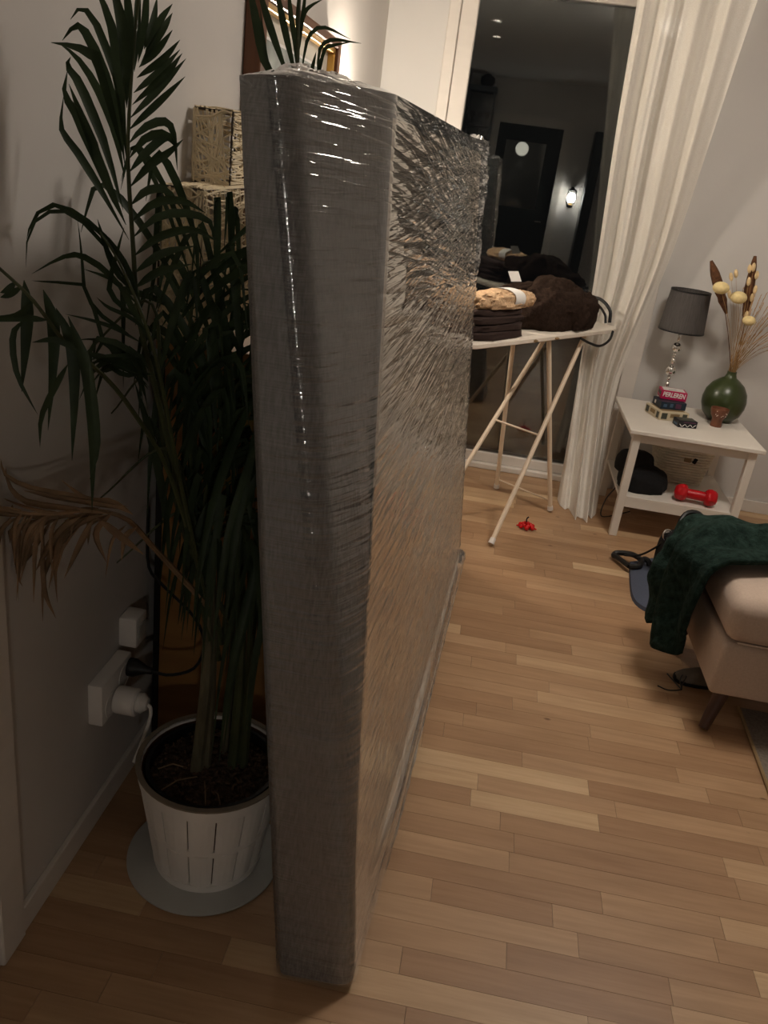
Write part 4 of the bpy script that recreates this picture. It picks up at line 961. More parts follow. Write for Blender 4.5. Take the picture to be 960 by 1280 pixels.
# lamp
lpos = Vector((0.918, 4.284, TZ)); lp_ = thing('table_lamp', 'table lamp with grey drum shade and chrome ball stem', 'lamp', lpos)
MB().lathe([(0.001, 0.0005), (0.055, 0.0005), (0.056, 0.008), (0.035, 0.014), (0.014, 0.020), (0.001, 0.021)], lpos, 36).build('base', 'chrome', lp_)
z = 0.020
for rad, sq in ((0.036, 1.0), (0.013, 1.5), (0.011, 1.3), (0.030, 1.0), (0.012, 1.6), (0.011, 1.2), (0.026, 1.0), (0.010, 3.0)):
    MB().ball(lpos + Vector((0, 0, z + rad * sq)), rad, 22, 14, (1, 1, sq)).build('ball', 'chrome', lp_); z += 2 * rad * sq - 0.002
MB().tube([lpos + Vector((0, 0, z - 0.005)), lpos + Vector((0, 0, z + 0.09))], 0.006, 8).build('rod', 'chrome', lp_)
zs = z + 0.0
MB().lathe([(0.1065, zs + 0.0), (0.109, zs), (0.0935, zs + 0.195), (0.091, zs + 0.195), (0.1065, zs)], lpos, 48).build('shade', 'shade', lp_)
for (r, zz) in ((0.1085, zs + 0.003), (0.0935, zs + 0.193)):
    MB().lathe([(r + 0.0012, zz - 0.004), (r + 0.0016, zz), (r + 0.0012, zz + 0.004), (r - 0.001, zz + 0.004), (r - 0.001, zz - 0.004), (r + 0.0012, zz - 0.004)], lpos, 48).build('shade_rim', 'black', lp_)
for k in range(3):
    a = 2 * PI * k / 3; MB().tube([lpos + Vector((0, 0, zs + 0.08)), lpos + Vector((0.092 * math.cos(a), 0.092 * math.sin(a), zs + 0.185))], 0.0018, 5).build('shade_spoke', 'chrome', lp_)
MB().ball(lpos + Vector((0, 0, zs + 0.10)), 0.026, 14, 10).build('bulb', 'paper', lp_)

# text helper
def text_mesh(s, size, m, parent, loc, R3, name='lettering', shear=0.0, sx=1.0):
    c = bpy.data.curves.new('t', 'FONT'); c.body = s; c.size = size; c.align_x = 'CENTER'; c.align_y = 'CENTER'; c.shear = shear; c.offset = size * 0.03; c.extrude = 0.0002
    o = bpy.data.objects.new('t', c); COL.objects.link(o); dg = bpy.context.evaluated_depsgraph_get()
    me = bpy.data.meshes.new_from_object(o.evaluated_get(dg)); bpy.data.objects.remove(o)
    mb_ = MB(); mb_.add([R3 @ Vector((v.co.x * sx, v.co.y, v.co.z)) + Vector(loc) for v in me.vertices], [tuple(p.vertices) for p in me.polygons])
    return mb_.build(name, m, parent, False)
def obox(name, label, cat, c, size, rot, m, group):
    """a card box on the table: c is the centre of its base"""
    t = thing(name, label, cat, c, group)
    MB().box(Vector(c) + Vector((0, 0, size[2] / 2 + 0.0004)), size, Rz(rot), 0.0015).build('box', m, t, False); return t
def face_rect(t, c, size, rot, side, u0, u1, v0, v1, m, nm='printed_patch'):
    """flat print on a side: 'f' = -Y face, 'l' = -X face, 't' = top; u along, v up (0..1)"""
    c = Vector(c); sx, sy, sz = size; e = 0.0006
    pts = []
    for (u, v) in ((u0, v0), (u1, v0), (u1, v1), (u0, v1)):
        if side == 'f': p = Vector((-sx / 2 + sx * u, -sy / 2 - e, sz * v))
        elif side == 'l': p = Vector((-sx / 2 - e, sy / 2 - sy * u, sz * v))
        else: p = Vector((-sx / 2 + sx * u, -sy / 2 + sy * v, sz + e))
        pts.append(c + Rz(rot) @ p + Vector((0, 0, 0.0004)))
    MB().add(pts, [(0, 1, 2, 3)]).build(nm, m, t, False)
GB = 'game boxes on the side table'
def box_at(px_, py_, z_, size, deg):
    """centre of a box whose nearest bottom corner is seen at a pixel"""
    c_ = fl(px_, py_, z_) + Rz(math.radians(deg)) @ Vector((size[0] / 2, size[1] / 2, 0)); return c_, size, math.radians(deg)
c1, s1, r1_ = box_at(823, 525, TZ + 0.0003, (0.152, 0.150, 0.042), 18)
b1 = obox('game_box', 'flat cream card box at the bottom of the pile beside the lamp', 'box', c1, s1, r1_, 'box_cream', GB)
for side in 'fl':
    face_rect(b1, c1, s1, r1_, side, 0.06, 0.26, 0.15, 0.85, 'print_dark'); face_rect(b1, c1, s1, r1_, side, 0.78, 0.94, 0.15, 0.85, 'print_dark'); face_rect(b1, c1, s1, r1_, side, 0.36, 0.68, 0.35, 0.8, 'brown_paper')
face_rect(b1, c1, s1, r1_, 't', 0.1, 0.9, 0.1, 0.9, 'brown_paper')
c2, s2, r2_ = box_at(825, 511, TZ + 0.0430, (0.128, 0.100, 0.036), 14)
b2 = obox('game_box', 'dark navy card box in the middle of the pile beside the lamp', 'box', c2, s2, r2_, 'box_navy', GB)
face_rect(b2, c2, s2, r2_, 'f', 0.58, 0.80, 0.2, 0.85, 'print_purple'); face_rect(b2, c2, s2, r2_, 'f', 0.36, 0.48, 0.3, 0.8, 'print_blue'); face_rect(b2, c2, s2, r2_, 'f', 0.1, 0.24, 0.3, 0.7, 'print_blue'); face_rect(b2, c2, s2, r2_, 'l', 0.25, 0.4, 0.3, 0.75, 'print_white')
c3, s3, r3_ = box_at(825, 498, TZ + 0.0797, (0.122, 0.085, 0.042), 0)
b3 = obox('game_box', 'pink card box with white lettering on top of the pile beside the lamp', 'box', c3, s3, r3_, 'box_pink', GB)
face_rect(b3, c3, s3, r3_, 't', 0.08, 0.92, 0.12, 0.9, 'print_white'); face_rect(b3, c3, s3, r3_, 'l', 0.1, 0.9, 0.4, 0.75, 'print_dark')
cc = c3 + Rz(r3_) @ Vector((0.0, -s3[1] / 2 - 0.0008, s3[2] * 0.56)); text_mesh('PERLEREN', 0.032, 'print_white', b3, cc, Rz(r3_) @ Matrix.Rotation(PI / 2, 3, 'X'), 'lettering', 0.1, 0.74)
face_rect(b3, c3, s3, r3_, 't', 0.3, 0.62, 0.4, 0.5, 'print_dark')
c4, s4, r4_ = box_at(847, 534, TZ + 0.0003, (0.092, 0.066, 0.032), 13)
b4 = obox('game_box', 'small black card box with a white zigzag lying in front of the pile', 'box', c4, s4, r4_, 'box_black', GB)
Zz = []
for k in range(17):
    u = 0.06 + 0.88 * k / 16; v = 0.34 + 0.18 * math.cos(k * PI / 2.6); Zz.append(c4 + Rz(r4_) @ Vector((-s4[0] / 2 + s4[0] * u, -s4[1] / 2 - 0.0008, s4[2] * v)))
MB().tube(Zz, 0.0014, 5).build('zigzag', 'print_white', b4)
face_rect(b4, c4, s4, r4_, 'f', 0.25, 0.9, 0.74, 0.86, 'print_purple'); face_rect(b4, c4, s4, r4_, 't', 0.1, 0.9, 0.15, 0.85, 'print_dark'); face_rect(b4, c4, s4, r4_, 'l', 0.2, 0.8, 0.2, 0.5, 'print_blue')

# vase with dried stems
vp = Vector((1.178, 4.17, TZ + 0.0004)); vs_ = thing('green_vase', 'round green glazed bottle vase holding dried flowers', 'vase', vp)
MB().lathe([(0.001, 0.0), (0.045, 0.0), (0.060, 0.006), (0.088, 0.035), (0.102, 0.075), (0.104, 0.105), (0.096, 0.145), (0.075, 0.180), (0.048, 0.202), (0.028, 0.215), (0.022, 0.232), (0.022, 0.244), (0.0195, 0.244), (0.0195, 0.12), (0.001, 0.12)], vp, 48).build('body', 'vase', vs_)
mouth = vp + Vector((0, 0, 0.215))
cp = fl(897, 531, TZ); cp = Vector((1.135, 4.035, TZ + 0.0004)); cupt = thing('small_cup', 'small brown footed cup with glittering beads in front of the green vase', 'cup', cp)
MB().lathe([(0.001, 0.0), (0.026, 0.0), (0.027, 0.006), (0.024, 0.030), (0.026, 0.038), (0.036, 0.055), (0.041, 0.075), (0.042, 0.088), (0.039, 0.088), (0.036, 0.072), (0.001, 0.06)], cp, 32).build('body', 'cup', cupt)
rr = random.Random(8)
for k in range(14): MB().ball(cp + Vector((rr.uniform(-0.026, 0.026), -0.036 + rr.uniform(-0.002, 0.004), 0.066 + rr.uniform(-0.012, 0.014))), 0.0022, 6, 4).build('bead', 'glitter', cupt)

def stem_thing(name, label, cat, group, tip, r=0.0014, bend=0.0, stemm='stem', place=(0, 0)):
    tip = Vector(tip)      # place: where the stem stands in the neck, across (-1..1) and in depth (m); the stems keep that order as they fan out
    off = Vector((place[0] * math.sqrt(0.0160 ** 2 - place[1] ** 2), place[1], 0))
    base = mouth + off + Vector((0, 0, -0.04)); low = mouth + off * 1.05 + Vector((0, 0, 0.032))
    t = thing(name, label, cat, base, group)
    md = low.lerp(tip, 0.5) + Vector((bend, 0, 0.02)) - Vector(((tip.x - mouth.x) * 0.06, (tip.y - mouth.y) * 0.06, 0))
    C = cr([base, low, md, tip], 14); MB().tube(C, [r * (1.2 - 0.5 * i / 13) for i in range(14)], 5).build('stalk', stemm, t)
    return t, C
VY = 4.21
# two brown plumes
for (p, lab) in ((((905, 458), (893, 400), (908, 392), (889, 326)), 'thick brown seed plume leaning towards the lamp in the green vase'), (((0, 0), (0, 0), (930, 400), (944, 320)), 'dark brown plume standing tallest on the far side of the green vase')):
    tip = onY(*p[3], VY); low = onY(*p[2], VY); t, C = stem_thing('seed_plume', lab, 'dried flower', 'dried stems in the green vase', tip, 0.0022, 0.0, 'plume_dark', (-0.6 if p[3][0] < 900 else 0.6, -0.0030))
    vsb = []; pts = [low.lerp(tip, q / 12) for q in range(13)]
    MB().tube(pts, [0.002 + 0.021 * math.sin(PI * (0.03 + 0.93 * q / 12)) ** 0.7 * (0.85 + 0.3 * rr.random()) for q in range(13)], 9).build('plume', 'plume_dark', t)
# three cream button flowers
for (x, y, sc_, lab) in ((901, 361, 1.0, 'largest cream button flower beside the thick brown plume'), (923, 373, 1.0, 'flat cream button flower in the middle of the green vase bouquet'), (936, 402, 0.8, 'small low cream button flower in the green vase bouquet')):
    tip = onY(x, y, VY - 0.085); t, C = stem_thing('button_flower', lab, 'dried flower', 'dried stems in the green vase', tip, 0.0014, 0.0, 'stem', ({901: -0.8, 923: 0.0, 936: 0.8}[x], -0.0125))
    MB().ball(tip + Vector((0, 0, 0.004)), 0.036 * sc_, 18, 10, (1.05, 1.0, 0.78)).build('flower_head', 'button', t)
    MB().lathe([(0.001, -0.02 * sc_), (0.010 * sc_, -0.016 * sc_), (0.022 * sc_, -0.008 * sc_), (0.001, -0.004)], tip, 16).build('calyx', 'stem', t)
bt = [(937, 336), (942, 334), (946, 344), (936, 352), (944, 362), (920, 342), (914, 346), (912, 368), (940, 372), (933, 394)]
bt.sort()
for kb, (x, y) in enumerate(bt):
    tip = onY(x, y, VY - (0.030, 0.047, 0.038)[kb % 3]); t, C = stem_thing('bunny_tail_grass', 'cream bunny tail grass stalk with an oval fluffy head in the green vase', 'dried flower', 'bunny tail stalks in the green vase', tip, 0.0009, 0.0, 'stem', (-0.95 + 1.9 * kb / 9, -(0.0065, 0.0098, 0.0080)[kb % 3]))
    d = (C[-1] - C[-3]).normalized(); MB().ball(tip, 0.0095, 12, 10, (1, 1, 2.1), Vector((0, 0, 1)).rotation_difference(d).to_matrix()).build('fluffy_head', 'bunny', t)
for k in range(40):
    col_, row_ = k // 5, (k * 2) % 5
    x = 929 + 7.2 * col_ + 0.9 * row_ + rr.uniform(-0.5, 0.5); y = 358 + 14 * ((k * 3) % 5) + rr.uniform(-5, 5) + 3 * col_
    tip = onY(x, y, VY + 0.055 + 0.034 * row_ + 0.006 * (col_ % 2)); t, C = stem_thing('wheat_stalk', 'thin straw coloured grass stalk fanning out of the green vase', 'dried flower', 'straw stalks in the green vase', tip, 0.0010, 0.0, 'stem', (-0.95 + 1.9 * col_ / 7 + 0.04 * (row_ - 2), 0.0012 + 0.0030 * row_))
    mbh = MB(); d = (C[-1] - C[-4]).normalized()
    for q in range(7):
        p = C[-1] - d * 0.012 * q; off = Vector((rr.uniform(-1, 1), rr.uniform(-1, 1), 0)) * 0.003
        mbh.tube([p, p + d * 0.012 + off], [0.0022, 0.0006], 4)
    mbh.build('seed_head', 'wheat', t)

# lower shelf: black bag, basket, dumbbell; cord on the wall
bz = SZ + 0.0006
bag = thing('black_fabric_bundle', 'soft black fabric bag slumped on the table\'s lower shelf', 'bag', (0.80, 3.92, bz))
blob('bag_body', (0.835, 3.905, bz), 0.115, 0.095, 0.075, 0.2, 'black_cloth', 0.12, 2.0, 61, bag, 0.55)
blob('bag_flap', (0.795, 3.95, bz + 0.062), 0.085, 0.080, 0.072, 0.4, 'black_cloth', 0.12, 2.0, 64, bag, 0.5)
bk = thing('woven_basket', 'cream woven basket filled with brown paper on the table\'s lower shelf', 'basket', (1.02, 4.15, bz))
bc0 = Vector((1.045, 4.145, bz)); bh = 0.190
def sqr(h, k, n): # rounded square outline
    th = 2 * PI * k / n; f = lambda v: math.copysign(abs(v) ** 0.4, v); e = 0.092 + 0.030 * h / bh
    return Vector((f(math.cos(th)) * e * 1.12, f(math.sin(th)) * e * 0.85, h))
nst = 40
MB().add([bc0 + sqr(h, k, 32) * 1.0 for h in (0.0, 0.05, 0.1, 0.15, bh) for k in range(32)], [(i * 32 + k, i * 32 + (k + 1) % 32, (i + 1) * 32 + (k + 1) % 32, (i + 1) * 32 + k) for i in range(4) for k in range(32)] + [tuple(range(32))[::-1]]).build('liner', 'wicker_white', bk)
for rI in range(13):
    h = 0.010 + rI * 0.0142; ptsb = []
    for k in range(nst * 2 + 1):
        p = sqr(h, k % (nst * 2), nst * 2); nrm = Vector((p.x, p.y, 0)).normalized(); ptsb.append(bc0 + p + nrm * (0.004 + 0.003 * math.cos(PI * k * 0.5 + PI * rI)))
    MB().tube(ptsb, 0.0062, 5, False).build('weave_band', 'wicker_white', bk)
ptsb = [bc0 + sqr(bh, k % 48, 48) + Vector((0, 0, 0.002)) for k in range(49)]
MB().tube(ptsb, 0.009, 6, False).build('rim', 'wicker_white', bk)
MB().box(bc0 + Vector((0.045, -0.098 - 0.006, bh - 0.055)), (0.018, 0.012, 0.028), Matrix.Rotation(0.3, 3, 'Y'), 0.003).build('clasp', 'metal_black', bk, False)
MB().box(bc0 + Vector((0.010, -0.098 - 0.006, bh - 0.055)), (0.034, 0.008, 0.026), None, 0.003).build('handle_slot', 'brown_paper', bk, False)
Pp = [[bc0 + Vector((-0.125 + 0.25 * i / 8, -0.095 + 0.19 * j / 6, bh + 0.004 + 0.030 * float(fbm(np.array(i * 0.7), np.array(j * 0.8), 91)))) for j in range(7)] for i in range(9)]
MB().grid(Pp).build('brown_paper', 'brown_paper', bk, False)
dbc = Vector((1.072, 3.805, bz)); db = thing('dumbbell', 'red vinyl dumbbell on the table\'s lower shelf', 'dumbbell', dbc)
dax = Rz(math.radians(-8)) @ Matrix.Rotation(PI / 2, 3, 'Y')
MB().lathe([(0.001, -0.050), (0.022, -0.050), (0.0235, 0.0), (0.022, 0.050), (0.001, 0.050)], dbc + Vector((0, 0, 0.0425)), 20, dax).build('handle', 'red_rubber', db)
for s in (-1, 1):
    prof = [(0.001, s * 0.046), (0.030, s * 0.040), (0.040, s * 0.050), (0.042, s * 0.062), (0.036, s * 0.084), (0.026, s * 0.094), (0.001, s * 0.097)]
    MB().lathe(prof if s > 0 else prof, dbc + Vector((0, 0, 0.0425)), 8, dax).build('weight', 'red_rubber', db)
wk = thing('wall_cord_hook', 'small pale hook with a cord on the wall behind the side table', 'hook', onY(822, 572, WY - 0.02))
hp = onY(822, 572, WY - 0.012); MB().lathe([(0.001, 0), (0.026, 0.0), (0.026, 0.008), (0.014, 0.012), (0.001, 0.012)], (hp.x, WY, hp.z), 20, Matrix.Rotation(PI / 2, 3, 'X')).build('disc', 'wicker_white', wk)
MB().tube(cr([(hp.x, WY - 0.014, hp.z), (hp.x + 0.02, WY - 0.02, hp.z - 0.04), (hp.x + 0.012, WY - 0.02, hp.z - 0.12), (hp.x, WY - 0.02, hp.z - 0.2)], 12), 0.004, 6).build('cord', 'brown_paper', wk)
wcable = tag(MB().tube(cr([(0.742, 3.99, 0.16), (0.700, 3.95, 0.10), (0.690, 3.93, 0.03), (0.73, 3.97, 0.006), (0.86, 4.1, 0.006)], 18), 0.003, 6).build('black_cable', 'black'), 'thin black cable looping beside the side table leg', 'cable')

# ================================================================== SOFA, THROW, BAGS, SHOE, RUG
SX0, SY0, SX1, SY1 = 0.838, 2.262, 1.70, 2.83
rug = thing('grey_rug', 'grey woven rug under the beige ottoman', 'rug', (1.5, 1.9, 0))
e0, e1 = fl(922, 884), fl(958, 983); dv = (e1 - e0).normalized(); pv = Vector((-dv.y, dv.x, 0)); pv = pv if pv.x > 0 else -pv
ra = e0 + dv * 0.01; rb_ = e0 + dv * 1.6
vsr = [ra, ra + pv * 1.5, rb_ + pv * 1.5, rb_]
MB().add([tuple(v + Vector((0, 0, 0.0005))) for v in vsr] + [tuple(v + Vector((0, 0, 0.008))) for v in vsr], [(3, 2, 1, 0), (4, 5, 6, 7), (0, 1, 5, 4), (1, 2, 6, 5), (2, 3, 7, 6), (3, 0, 4, 7)]).build('pile', 'rug', rug, False)
MB().tube([ra + Vector((0, 0, 0.006)), rb_ + Vector((0, 0, 0.006))], 0.0055, 6).build('bound_edge', 'brown_paper', rug)

sf = thing('upholstered_ottoman', 'beige upholstered ottoman with cushioned top and splayed dark wooden legs', 'ottoman', (1.27, 2.55, 0))
def cushion(lo, hi, bev, m, parent, nm, crown=0.0):
    mb_ = MB().box2(lo, hi, bev, 4); o = mb_.build(nm, m, parent)
    if crown:
        zc_ = (lo[2] + hi[2]) / 2
        bm = bmesh.new(); bm.from_mesh(o.data); bmesh.ops.subdivide_edges(bm, edges=[e for e in bm.edges if e.calc_length() > 0.12], cuts=8, use_grid_fill=True)
        for v in bm.verts:
            fx = 1 - ((v.co.x - (lo[0] + hi[0]) / 2) / ((hi[0] - lo[0]) / 2)) ** 2; fy = 1 - ((v.co.y - (lo[1] + hi[1]) / 2) / ((hi[1] - lo[1]) / 2)) ** 2
            if v.co.z > zc_: v.co.z += crown * max(0, fx) ** 0.6 * max(0, fy) ** 0.6
        bm.to_mesh(o.data); bm.free()
        for p in o.data.polygons: p.use_smooth = True
    return o
cushion((SX0, SY0, 0.135), (SX1, SY1, 0.315), 0.018, 'sofa', sf, 'base_frame')
cushion((SX0 - 0.004, SY0 - 0.010, 0.318), (SX1 + 0.004, SY1 + 0.010, 0.462), 0.045, 'sofa', sf, 'seat_cushion', 0.016)
# seam piping round the seat cushion front
MB().tube([(SX0 + 0.03, SY0 - 0.012, 0.330), (SX1 - 0.03, SY0 - 0.012, 0.330)], 0.003, 6).build('piping', 'sofa', sf)
for (fx, fy, ox, oy) in ((SX0 + 0.075, SY0 + 0.08, -0.055, -0.075), (SX1 - 0.08, SY0 + 0.08, 0.055, -0.075), (SX0 + 0.075, SY1 - 0.08, -0.055, 0.06), (SX1 - 0.08, SY1 - 0.08, 0.055, 0.06)):
    MB().tube([(fx, fy, 0.15), (fx + ox, fy + oy, 0.0165 if fx > 1.2 and fy < 2.5 else 0.0085)], [0.026, 0.016], 14).build('leg', 'dark_wood', sf)

# green throw draped over the sofa corner and down its side
NU, NV = 64, 90
Pt = []
for i in range(NU):
    a = i / (NU - 1)
    rowp = []
    for j in range(NV):
        b = j / (NV - 1)
        # b: from the ottoman's top (0) over its edge (0.5) to the hanging end (1); a: from its front to its back
        y0 = 2.415 + 0.03 * math.sin(b * 7) + 0.06 * max(0, 0.45 - b); y1 = 2.80 + 0.10 * max(0, b - 0.5)
        yy = y0 + (y1 - y0) * a
        nz = float(fbm(np.array(a * 3.2 + 1.2), np.array(b * 5.0), 77, 4)) - 0.45
        rid = math.sin(a * 11 + b * 4 + 5 * nz)
        hang = 0.30 + 0.09 * a + 0.03 * math.sin(a * 8)
        if b < 0.5:
            x, zz, up = SX0 + 0.42 - b * 0.84, 0.496, 1.0
        elif b < 0.6:
            q = (b - 0.5) / 0.1 * PI / 2; x, zz, up = SX0 - 0.045 * math.sin(q), 0.452 + 0.044 * math.cos(q), 1 - 0.8 * (b - 0.5) / 0.1
        else:
            q = (b - 0.6) / 0.4; x, zz, up = SX0 - 0.045 - 0.02 * math.sin(PI * q), 0.452 - hang * q, 0.2
        env = min(1, a * 6, (1 - a) * 6)
        p = Vector((x - (1 - up) * (0.05 + 0.07 * nz + 0.030 * rid) * (0.4 + 0.6 * env), yy + 0.03 * nz, zz + up * (0.035 + 0.09 * nz + 0.016 * rid) * (0.35 + 0.65 * env)))
        if b < 0.5: p.z = max(p.z, 0.500)
        else: p.x = min(p.x, SX0 - 0.022) if p.z < 0.49 else p.x
        p.z = max(p.z, 0.07)
        rowp.append(p)
    Pt.append(rowp)
thr = MB().grid(Pt).build('plush_throw', 'throw')
tag(thr, 'dark green plush throw draped over the beige ottoman', 'blanket')
so = thr.modifiers.new('thickness', 'SOLIDIFY'); so.thickness = 0.020; so.offset = 0

# bags on the floor behind the sofa
tote = thing('canvas_tote', 'slate blue canvas tote with black handles lying flat on the floor', 'bag', (0.83, 3.2, 0))
oc = [fl(786, 705), fl(787, 735), fl(791, 752), fl(803, 763), fl(820, 769), fl(840, 772)]
oc = [Vector((v.x, v.y, 0)) for v in oc]; far_ = [Vector((0.98, 3.02, 0)), Vector((0.98, 3.44, 0)), fl(815, 700)]
far_[-1].z = 0
poly = cr(oc, 14) + far_; kN = len(poly); cenp = sum(poly, Vector()) / kN
vt = [tuple(v + Vector((0, 0, 0.001))) for v in poly] + [tuple(v.lerp(cenp, 0.03) + Vector((0, 0, 0.016))) for v in poly] + [tuple(v.lerp(cenp, 0.4) + Vector((0, 0, 0.030))) for v in poly] + [tuple(cenp + Vector((0, 0, 0.032)))]
ft = [(i + o * kN, (i + 1) % kN + o * kN, (i + 1) % kN + (o + 1) * kN, i + (o + 1) * kN) for o in (0, 1) for i in range(kN)] + [(2 * kN + i, 2 * kN + (i + 1) % kN, 3 * kN) for i in range(kN)]
MB().add(vt, ft).build('canvas_body', 'tote', tote)
hl = [fl(787, 708, 0.03), fl(772, 697, 0.024), fl(767, 694, 0.022), fl(772, 691, 0.03), fl(790, 693, 0.045), fl(801, 700, 0.045), fl(799, 708, 0.04), fl(787, 708, 0.03)]
MB().tube(cr(hl, 30), 0.012, 8).build('handle', 'black', tote)
MB().tube(cr([fl(801, 704, 0.035), fl(805, 699, 0.05), fl(810, 701, 0.05), fl(812, 706, 0.035)], 12), 0.013, 8).build('handle', 'black', tote)
hb = thing('black_handbag', 'black leather handbag with a metal ring standing beside the green throw', 'bag', (0.93, 3.3, 0))
blob('bag_body', (0.940, 3.270, 0.034), 0.082, 0.13, 0.115, 0.2, 'black_cloth', 0.10, 2.0, 71, hb, 0.8, 40, 24, 0.55)
rg = fl(826, 676, 0.22); rg = Vector((0.865, 3.30, 0.222))
MB().lathe([(0.022 + 0.0035 * math.cos(2 * PI * k / 8), 0.0035 * math.sin(2 * PI * k / 8)) for k in range(9)], rg, 20, Matrix.Rotation(1.2, 3, 'X') @ Matrix.Rotation(0.5, 3, 'Y')).build('metal_ring', 'chrome', hb)
MB().tube(cr([rg + Vector((0.0, 0, -0.02)), Vector((0.84, 3.34, 0.14)), Vector((0.80, 3.40, 0.07)), Vector((0.745, 3.43, 0.045))], 16), 0.005, 6).build('strap', 'black', hb)
MB().tube(cr([Vector((0.90, 3.33, 0.21)), Vector((0.94, 3.40, 0.29)), Vector((1.0, 3.38, 0.30)), Vector((1.03, 3.3, 0.22))], 16), 0.011, 8).build('handle', 'black', hb)

sh = thing('grey_shoe', 'grey suede shoe with loose black laces half under the beige ottoman', 'shoe', (0.90, 2.50, 0))
shc = Vector((0.905, 2.548, 0)); shr = math.radians(4)
def shp(x, y, z): return shc + Rz(shr) @ (Vector((x, y, z)) * 0.92)
S = []
for (x, hw, h) in ((-0.092, 0.012, 0.018), (-0.085, 0.026, 0.030), (-0.06, 0.037, 0.042), (-0.02, 0.041, 0.055), (0.03, 0.038, 0.072), (0.08, 0.036, 0.082), (0.13, 0.035, 0.085), (0.165, 0.028, 0.084), (0.175, 0.012, 0.080)):
    S.append([shp(x, hw * math.cos(t), 0.012 + (h - 0.012) * max(0, math.sin(t)) ** 0.8) for t in np.linspace(0, PI, 13)])
MB().grid(S).build('upper', 'shoe', sh)
solev = [shp(x * 1.03, s * hw * 1.06, z) for (x, hw) in ((-0.094, 0.014), (-0.085, 0.028), (-0.06, 0.039), (-0.02, 0.042), (0.03, 0.039), (0.08, 0.037), (0.13, 0.036), (0.165, 0.029), (0.176, 0.013)) for s in (-1, 1) for z in (0.0006, 0.013)]
fsl = []
for i in range(8):
    a = i * 4; fsl += [(a, a + 4, a + 5, a + 1), (a + 2, a + 3, a + 7, a + 6), (a, a + 2, a + 6, a + 4), (a + 1, a + 5, a + 7, a + 3)]
fsl += [(0, 1, 3, 2), (32, 34, 35, 33)]
MB().add(solev, fsl).build('sole', 'black', sh)
kn = fl(850, 861, 0.03)
for L_ in ([(852, 862, 0.028), (842, 851, 0.010), (834, 842, 0.004)], [(852, 862, 0.028), (843, 863, 0.008), (833, 862, 0.004), (822, 857, 0.004)], [(852, 861, 0.03), (850, 850, 0.03), (854, 843, 0.028), (858, 846, 0.03), (853, 855, 0.03), (852, 862, 0.03)]):
    MB().tube(cr([fl(*p) for p in L_], 16), 0.0022, 6).build('lace', 'black', sh)

# ================================================================== REAR OF THE ROOM (seen in the window glass)
rc = sbox('trim_2', (DL - 0.09, BY, DT), (DR + 0.09, BY + 0.02, DT + 0.10), 'trim')
MB().box2((DL - 0.09, BY, 0.0005), (DL, BY + 0.02, DT)).build('jamb', 'trim', rc, False); MB().box2((DR, BY, 0.0005), (DR + 0.09, BY + 0.02, DT)).build('jamb', 'trim', rc, False)
d2 = struct(MB().box2((DL, BY - 0.06, 1.91), (DR, BY - 0.02, DT)).build('door_2', 'door_dark', smooth=False))
MB().box2((DL, BY - 0.06, 0.0005), (-0.20, BY - 0.02, 1.91)).build('stile', 'door_dark', d2, False); MB().box2((0.285, BY - 0.06, 0.0005), (DR, BY - 0.02, 1.91)).build('stile', 'door_dark', d2, False)
MB().box2((-0.20, BY - 0.06, 0.0005), (0.285, BY - 0.02, 1.16)).build('lower_panel', 'door_dark', d2, False)
MB().box2((-0.20, BY - 0.042, 1.16), (0.285, BY - 0.038, 1.91)).build('pane', 'glass', d2, False)
MB().tube([(0.38, BY - 0.02, 1.03), (0.38, BY + 0.03, 1.03), (0.30, BY + 0.035, 1.03)], 0.009).build('door_handle', 'chrome', d2)
# hallway behind the glazed door
hall = MB(); hall.box2((-1.0, BY - 1.5, -0.02), (1.2, BY - 1.4, CZ)); hall.box2((-1.1, BY - 1.5, -0.02), (-1.0, BY - 0.1, CZ)); hall.box2((1.2, BY - 1.5, -0.02), (1.3, BY - 0.1, CZ)); hall.box2((-1.1, BY - 1.5, CZ), (1.3, BY - 0.1, CZ + 0.1)); hall.box2((-1.1, BY - 1.5, -0.1), (1.3, BY - 0.1, -0.02))
struct(hall.build('wall_hallway', 'wall', smooth=False))
gl_ = thing('globe_lamp_offscreen', 'round frosted globe lamp glowing in the hallway behind the dark door', 'lamp', (0.004, BY - 0.9, 1.80))
MB().ball((0.004, BY - 0.9, 1.85), 0.085, 22, 14).build('globe_offscreen', emit('globe_glow', (1.0, 0.88, 0.72), 2.4), gl_)
MB().tube([(0.004, BY - 0.9, 1.93), (0.004, BY - 0.9, CZ)], 0.006, 8).build('rod', 'metal_black', gl_)
# glazed cabinet
gc = thing('glazed_cabinet', 'tall slate glazed cabinet against the far wall beside the door', 'cabinet', (-0.52, BY + 0.2, 0))
MB().box2((LX + 0.01, BY + 0.004, 0.0005), (LX + 0.03, BY + 0.34, 2.36)).build('side_panel', 'cabinet_dark', gc, False); MB().box2((-0.43, BY + 0.024, 0.0005), (-0.41, BY + 0.34, 2.36)).build('side_panel', 'cabinet_dark', gc, False)
MB().box2((LX + 0.01, BY + 0.024, 2.36), (-0.39, BY + 0.37, 2.42), 0.004).build('cornice', 'cabinet_dark', gc, False); MB().box2((LX + 0.03, BY + 0.004, 0.0005), (-0.43, BY + 0.02, 2.36)).build('back_panel', 'cabinet_dark', gc, False)
for zz in (0.08, 0.85, 1.25, 1.65, 2.0): MB().box2((LX + 0.03, BY + 0.02, zz), (-0.43, BY + 0.32, zz + 0.02)).build('shelf', 'cabinet_dark', gc, False)
dg = MB().box2((LX + 0.012, BY + 0.341, 0.87), (-0.412, BY + 0.345, 2.34)).build('door_pane', 'glass', gc, False)
